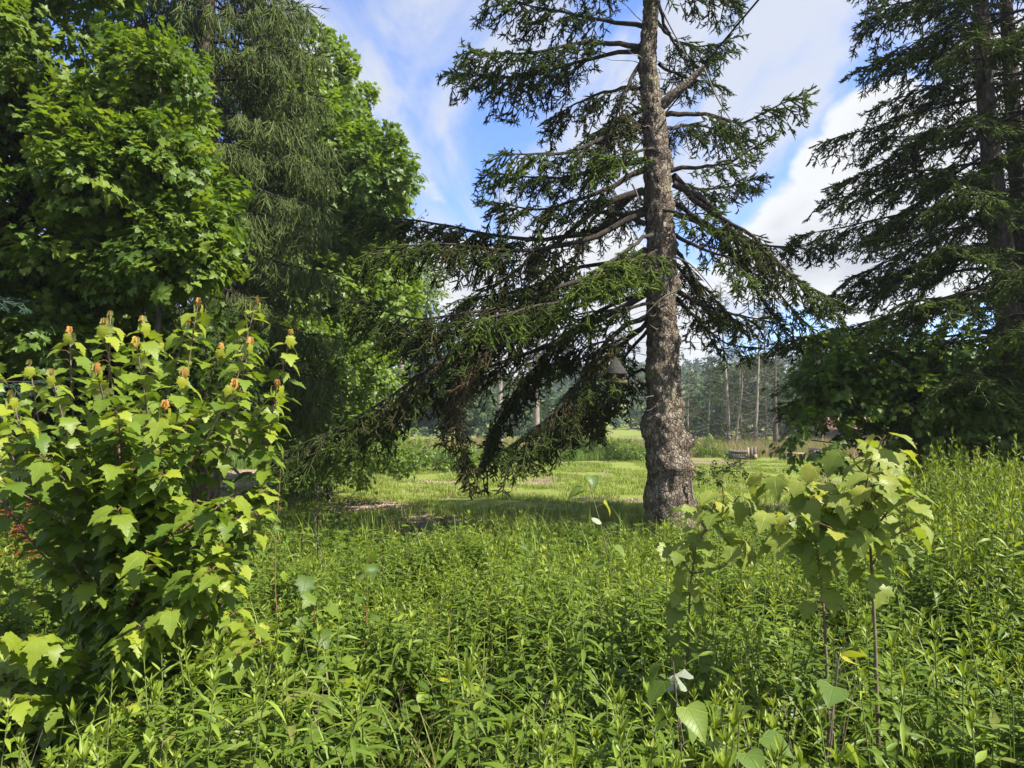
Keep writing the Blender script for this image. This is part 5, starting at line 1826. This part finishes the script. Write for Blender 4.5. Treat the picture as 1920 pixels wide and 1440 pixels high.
for n_ in range(95):      # lower side shoots
    u = rng.uniform(-60, 520)
    v = rng.uniform(760, 1400)
    u = u + (v - 900) * .02
    dd = rng.uniform(-.65, .35)
    tip = P(u, v, D1 + dd)
    st = P(rng.choice([206, 215, 230, 320, 180]), min(v + 190, 1390), D1 + .1 + rng.normal(0, .08))
    st[2] = max(st[2], .05)
    shoots.append(([st, st * .5 + tip * .5 + np.array([0, 0, .05]), tip], .0045))
# second and third stem from the ground
for u0, u1, v1 in ((300, 330, 1240), (340, 360, 1280), (150, 160, 1230)):
    g0 = P(u0, 1400, D1 + .2)
    g0[2] = 0.0
    shoots.append(([g0, g0 * .5 + P(u1, v1, D1 + .2) * .5, P(u1, v1, D1 + .2)], .009))
maple_sapling('maple_sapling', 'bushy maple sapling topped with drooping orange-tinged new leaves', bM, shoots, .080, lmA, M['maple'], tA, 300, start=.22, spacing=.046)

# pale big-leaved maple saplings on the right
tB = (.36, .56, .75, .97, .97)
lmB = leaf_meshes(M['striped'], tB, 'pale_maple_leaf')


def px_shoots(lst, d):
    return [([P(u, v, d + dd) for u, v, dd in pl], r) for pl, r in lst]


D2 = 2.75
b2 = P(1644, 1300, D2)
b2[2] = float(gz(b2[0], b2[1])) - .02
sh = [([b2, P(1640, 1180, D2), P(1630, 1000, D2), P(1622, 900, D2 - .02), P(1660, 815, D2 - .03)], .010)]
sh += px_shoots([([(1632, 1010, 0), (1665, 960, -.05), (1715, 930, -.1)], .005), ([(1630, 990, 0), (1590, 950, .05), (1560, 930, .1)], .005), ([(1624, 930, 0), (1660, 880, .08), (1690, 850, .12)], .005),
                 ([(1626, 960, 0), (1650, 920, -.15), (1655, 890, -.25)], .005), ([(1622, 890, 0), (1600, 860, .02), (1610, 830, .05)], .004), ([(1634, 1060, 0), (1670, 1010, -.1), (1720, 985, -.15)], .004), ([(1632, 1040, 0), (1590, 1010, -.1), (1560, 1000, -.2)], .004)], D2)
maple_sapling('maple_sapling', 'tallest pale big-leaved maple sapling on one thin dark stem among the weeds', b2, sh, .098, lmB, M['striped'], tB, 220, face=.45, stemmat='brownstem', hang=(.1, .8), tipcol=False, start=.3, main_start=.62, spacing=.05, pet=.8)
D3 = 2.9
b3 = P(1556, 1300, D3)
b3[2] = float(gz(b3[0], b3[1])) - .02
sh = [([b3, P(1546, 1170, D3), P(1533, 1040, D3), P(1524, 960, D3), P(1500, 900, D3)], .009)]
sh += px_shoots([([(1528, 985, 0), (1490, 930, .05), (1425, 890, .1)], .005), ([(1530, 1000, 0), (1590, 975, .05), (1640, 985, .1)], .0045), ([(1530, 1000, 0), (1560, 960, -.1), (1570, 925, -.15)], .005), ([(1533, 1020, 0), (1500, 985, -.1), (1480, 975, -.2)], .0045), ([(1524, 960, 0), (1540, 910, 0), (1550, 880, .05)], .0045), ([(1536, 1050, 0), (1480, 1020, -.1), (1440, 960, -.15)], .0045)], D3)
maple_sapling('maple_sapling', 'pale big-leaved maple sapling spreading sideways next to the tallest one', b3, sh, .098, lmB, M['striped'], tB, 220, face=.45, stemmat='brownstem', hang=(.1, .8), tipcol=False, start=.3, main_start=.62, spacing=.05, pet=.8)
D4 = 3.1
b4 = P(1280, 1330, D4)
b4[2] = float(gz(b4[0], b4[1])) - .02
sh = [([b4, P(1295, 1090, D4), P(1325, 985, D4), P(1350, 920, D4)], .008)]
sh += px_shoots([([(1318, 1000, 0), (1360, 960, -.05), (1385, 930, -.1)], .0045), ([(1300, 1075, 0), (1360, 1060, -.1), (1400, 1010, -.15)], .0045), ([(1322, 990, 0), (1300, 960, .1), (1290, 945, .12)], .004), ([(1300, 1080, 0), (1270, 1040, .0), (1250, 1030, .1)], .004)], D4)
maple_sapling('maple_sapling', 'small leaning maple sapling in front of the knobbly spruce trunk', b4, sh, .088, lmB, M['striped'], tB, 200, face=.6, stemmat='brownstem', hang=(.1, .8), tipcol=False, start=.3, main_start=.45, spacing=.046, pet=.8)

# poplar seedlings with pale leaf undersides
PL = [leaf_shape(HEART, 5, fold=f, curl=c, wave=.05) for f, c in ((.2, .2), (.35, .45), (.1, .1))]
PLM = {(k, q): make_mesh('poplar_leaf', PL[k][0], PL[k][1], [M['poplar']], attrs={'ltint': np.full(len(PL[k][0]), tv_), 'lco': PL[k][0] * [1, 1, 0]}) for k in range(3) for q, tv_ in enumerate((.25, .5, .9))}


def seedling(name, label, base_uv, d, tip_uv, n, lsize, stemmat='brownstem', flip=.2, yellow=.12, nstem=1, spread=40, lm=PLM, nk=3, cat='seedling', fstart=.25):
    b0 = P(base_uv[0], base_uv[1], d)
    b0[2] = float(gz(b0[0], b0[1])) - .02
    t = thing(name, label, cat, b0)
    for q in range(nstem):
        tip = P(tip_uv[0] + (rng.uniform(-spread, spread) if q else 0), tip_uv[1] + (rng.uniform(0, spread) if q else 0), d + rng.uniform(-.1, .1))
        pth = spline(np.array([b0, b0 * .5 + tip * .5 + rng.normal(0, .03, 3), tip]), 10)
        V, Q = tube(pth - b0, np.linspace(.0055, .002, 10), 5)
        ob('stem', make_mesh('stem', V, Q, [M[stemmat]]), t)
        for k in range(n):
            f = fstart + (1 - fstart) * (k + .6) / n
            p = np.array([np.interp(f, np.linspace(0, 1, 10), pth[:, j]) for j in range(3)])
            a = k * 2.4 + rng.uniform(-.4, .4)
            dv = nrm(np.array([math.cos(a), math.sin(a), .4]))
            e = p + dv * lsize * .6
            V, Q = tube(np.array([p - b0, (p + e) / 2 - b0, e - b0]), .0012, 3)
            ob('leaf_stalk', make_mesh('leaf_stalk', V, Q, [M['stem']]), t)
            X = nrm(np.array([math.cos(a), math.sin(a), -rng.uniform(.1, 1.0)]))
            Z = np.array([math.cos(a) * .5, math.sin(a) * .5, 1.0]) + rng.normal(0, .3, 3)
            if rng.uniform() < flip:
                Z = -Z + np.array([0, -.8, 0])
            lo = ob('leaf', lm[(int(rng.integers(0, nk)), 2 if rng.uniform() < yellow else int(rng.integers(0, 2)))], t, loc=tuple(e - b0))
            Xf, Yf, Zf = frames(X[None], Z[None])
            lo.rotation_euler = tuple(euler(Xf, Yf, Zf)[0])
            lo.scale = (lsize * rng.uniform(.7, 1.15),) * 3
    return t


seedling('poplar_seedling', 'slim poplar seedling with round dull green leaves rising before the old spruce trunk', (1140, 1200), 4.6, (1100, 888), 11, .105, flip=.1)
seedling('poplar_seedling', 'poplar seedling showing several white leaf undersides', (1300, 1560), 2.15, (1262, 1240), 13, .085, flip=.3, nstem=2)
seedling('poplar_seedling', 'poplar seedling with yellow and white-backed leaves beside the wispy grass clump', (1545, 1500), 2.2, (1575, 1215), 9, .09, flip=.25, yellow=.4, nstem=2)
seedling('poplar_seedling', 'low poplar seedling with dark glossy leaves at the weed patch bottom', (1400, 1640), 1.95, (1390, 1330), 12, .08, flip=.12, nstem=3, spread=70)
# thin red-stemmed shoots and a dark dried dock stalk near the sapling
seedling('maple_shoot', 'thin red-stemmed shoot with few small leaves beside the bushy sapling', (535, 1200), 4.6, (526, 880), 5, .07, 'redstem', lm=lmA, nk=3, fstart=.45, yellow=.3, flip=0)
seedling('maple_shoot', 'red-stemmed leafy shoot standing among the goldenrod', (660, 1300), 4.0, (690, 1035), 12, .085, 'redstem', lm=lmA, nk=3, fstart=.3, yellow=.05, flip=0)
seedling('maple_shoot', 'broad-leaved maple shoot low among the weeds near the bushy sapling', (560, 1330), 3.6, (575, 1080), 16, .10, 'redstem', lm=lmA, nk=3, fstart=.3, yellow=.05, flip=0, nstem=2)
DK = leaf_shape(LANCE, 3, fold=.3, curl=.8)
g = P(595, 1100, 6.0)
g[2] = float(gz(g[0], g[1]))
t = thing('dried_dock', 'dark brown dried dock stalk standing at the edge of the weeds', 'weed', g)
top = P(594, 905, 6.0) - g
V, Q = tube(spline(np.array([[0, 0, 0], top * .5 + [.01, 0, 0], top]), 8), np.linspace(.008, .003, 8), 5)
ob('stem', make_mesh('stem', V, Q, [M['dark_herb']]), t)
mb = MB()
for k in range(70):
    f = rng.uniform(.35, 1.0)
    a = rng.uniform(0, 6.28)
    mb.add(place(DK[0], top * f, np.array([math.cos(a), math.sin(a), rng.uniform(-.3, .8)]), np.array([0, 0, 1.0]), rng.uniform(.05, .14) * (1.25 - f)), DK[1], tint=rng.uniform(0, .8))
ob('seed_heads', mb.mesh('seed_heads', [M['dark_herb']]), t, kind='stuff')

# small dead fir with rust-red needles at the edge of the thicket
M['rust'] = leaf_mat('rust_needles', [(0.0, (0.16, 0.045, 0.018)), (0.5, (0.26, 0.075, 0.028)), (1.0, (0.34, 0.13, 0.05))], trans=0.15, rough=0.7, spec=0.1)
RUS = [spruce_sprig('rust_sprig_%d' % k, M['rust'], L=0.22, sides=6) for k in range(2)]
g = on_ground(22, 6.4)
t = thing('dead_fir_seedling', 'small dead fir with rust-red needles behind the bushy maple sapling', 'seedling', g)
V, Q = tube(np.array([[0, 0, -.05], [.01, 0, .5], [0, .02, 1.05]]), [.014, .010, .004], 6)
ob('stem', make_mesh('stem', V, Q, [M['twig']]), t)
n = 46
f = rng.uniform(.25, 1.0, n)
a = rng.uniform(0, 6.28, n)
d = np.stack([np.cos(a), np.sin(a), rng.uniform(-.5, .2, n)], -1)
ps = np.stack([0 * f, 0 * f, f * 1.05], -1) + d * ((1.1 - f) * .28 * rng.uniform(.2, 1, n))[:, None]
scatter('needles', ps, d, np.array([0, 0, 1.0]) + rng.normal(0, .3, (n, 3)), rng.uniform(.6, 1.0, n), 0.0, RUS, t)

# ------------------------------------------------------------------ thin summer haze over the whole place
hz, q = new_mat('haze_air')
pv = q.n('ShaderNodeVolumePrincipled')
pv.inputs['Color'].default_value = (0.84, 0.90, 1.0, 1)
pv.inputs['Density'].default_value = 0.0006
pv.inputs['Anisotropy'].default_value = 0.2
oo = q.n('ShaderNodeOutputMaterial')
q.l(pv.outputs[0], oo.inputs['Volume'])
mb = MB()
box(mb, (0, 135, 20), (940, 410, 44))
ob('haze', mb.mesh('haze', [hz], smooth=False), kind='stuff')
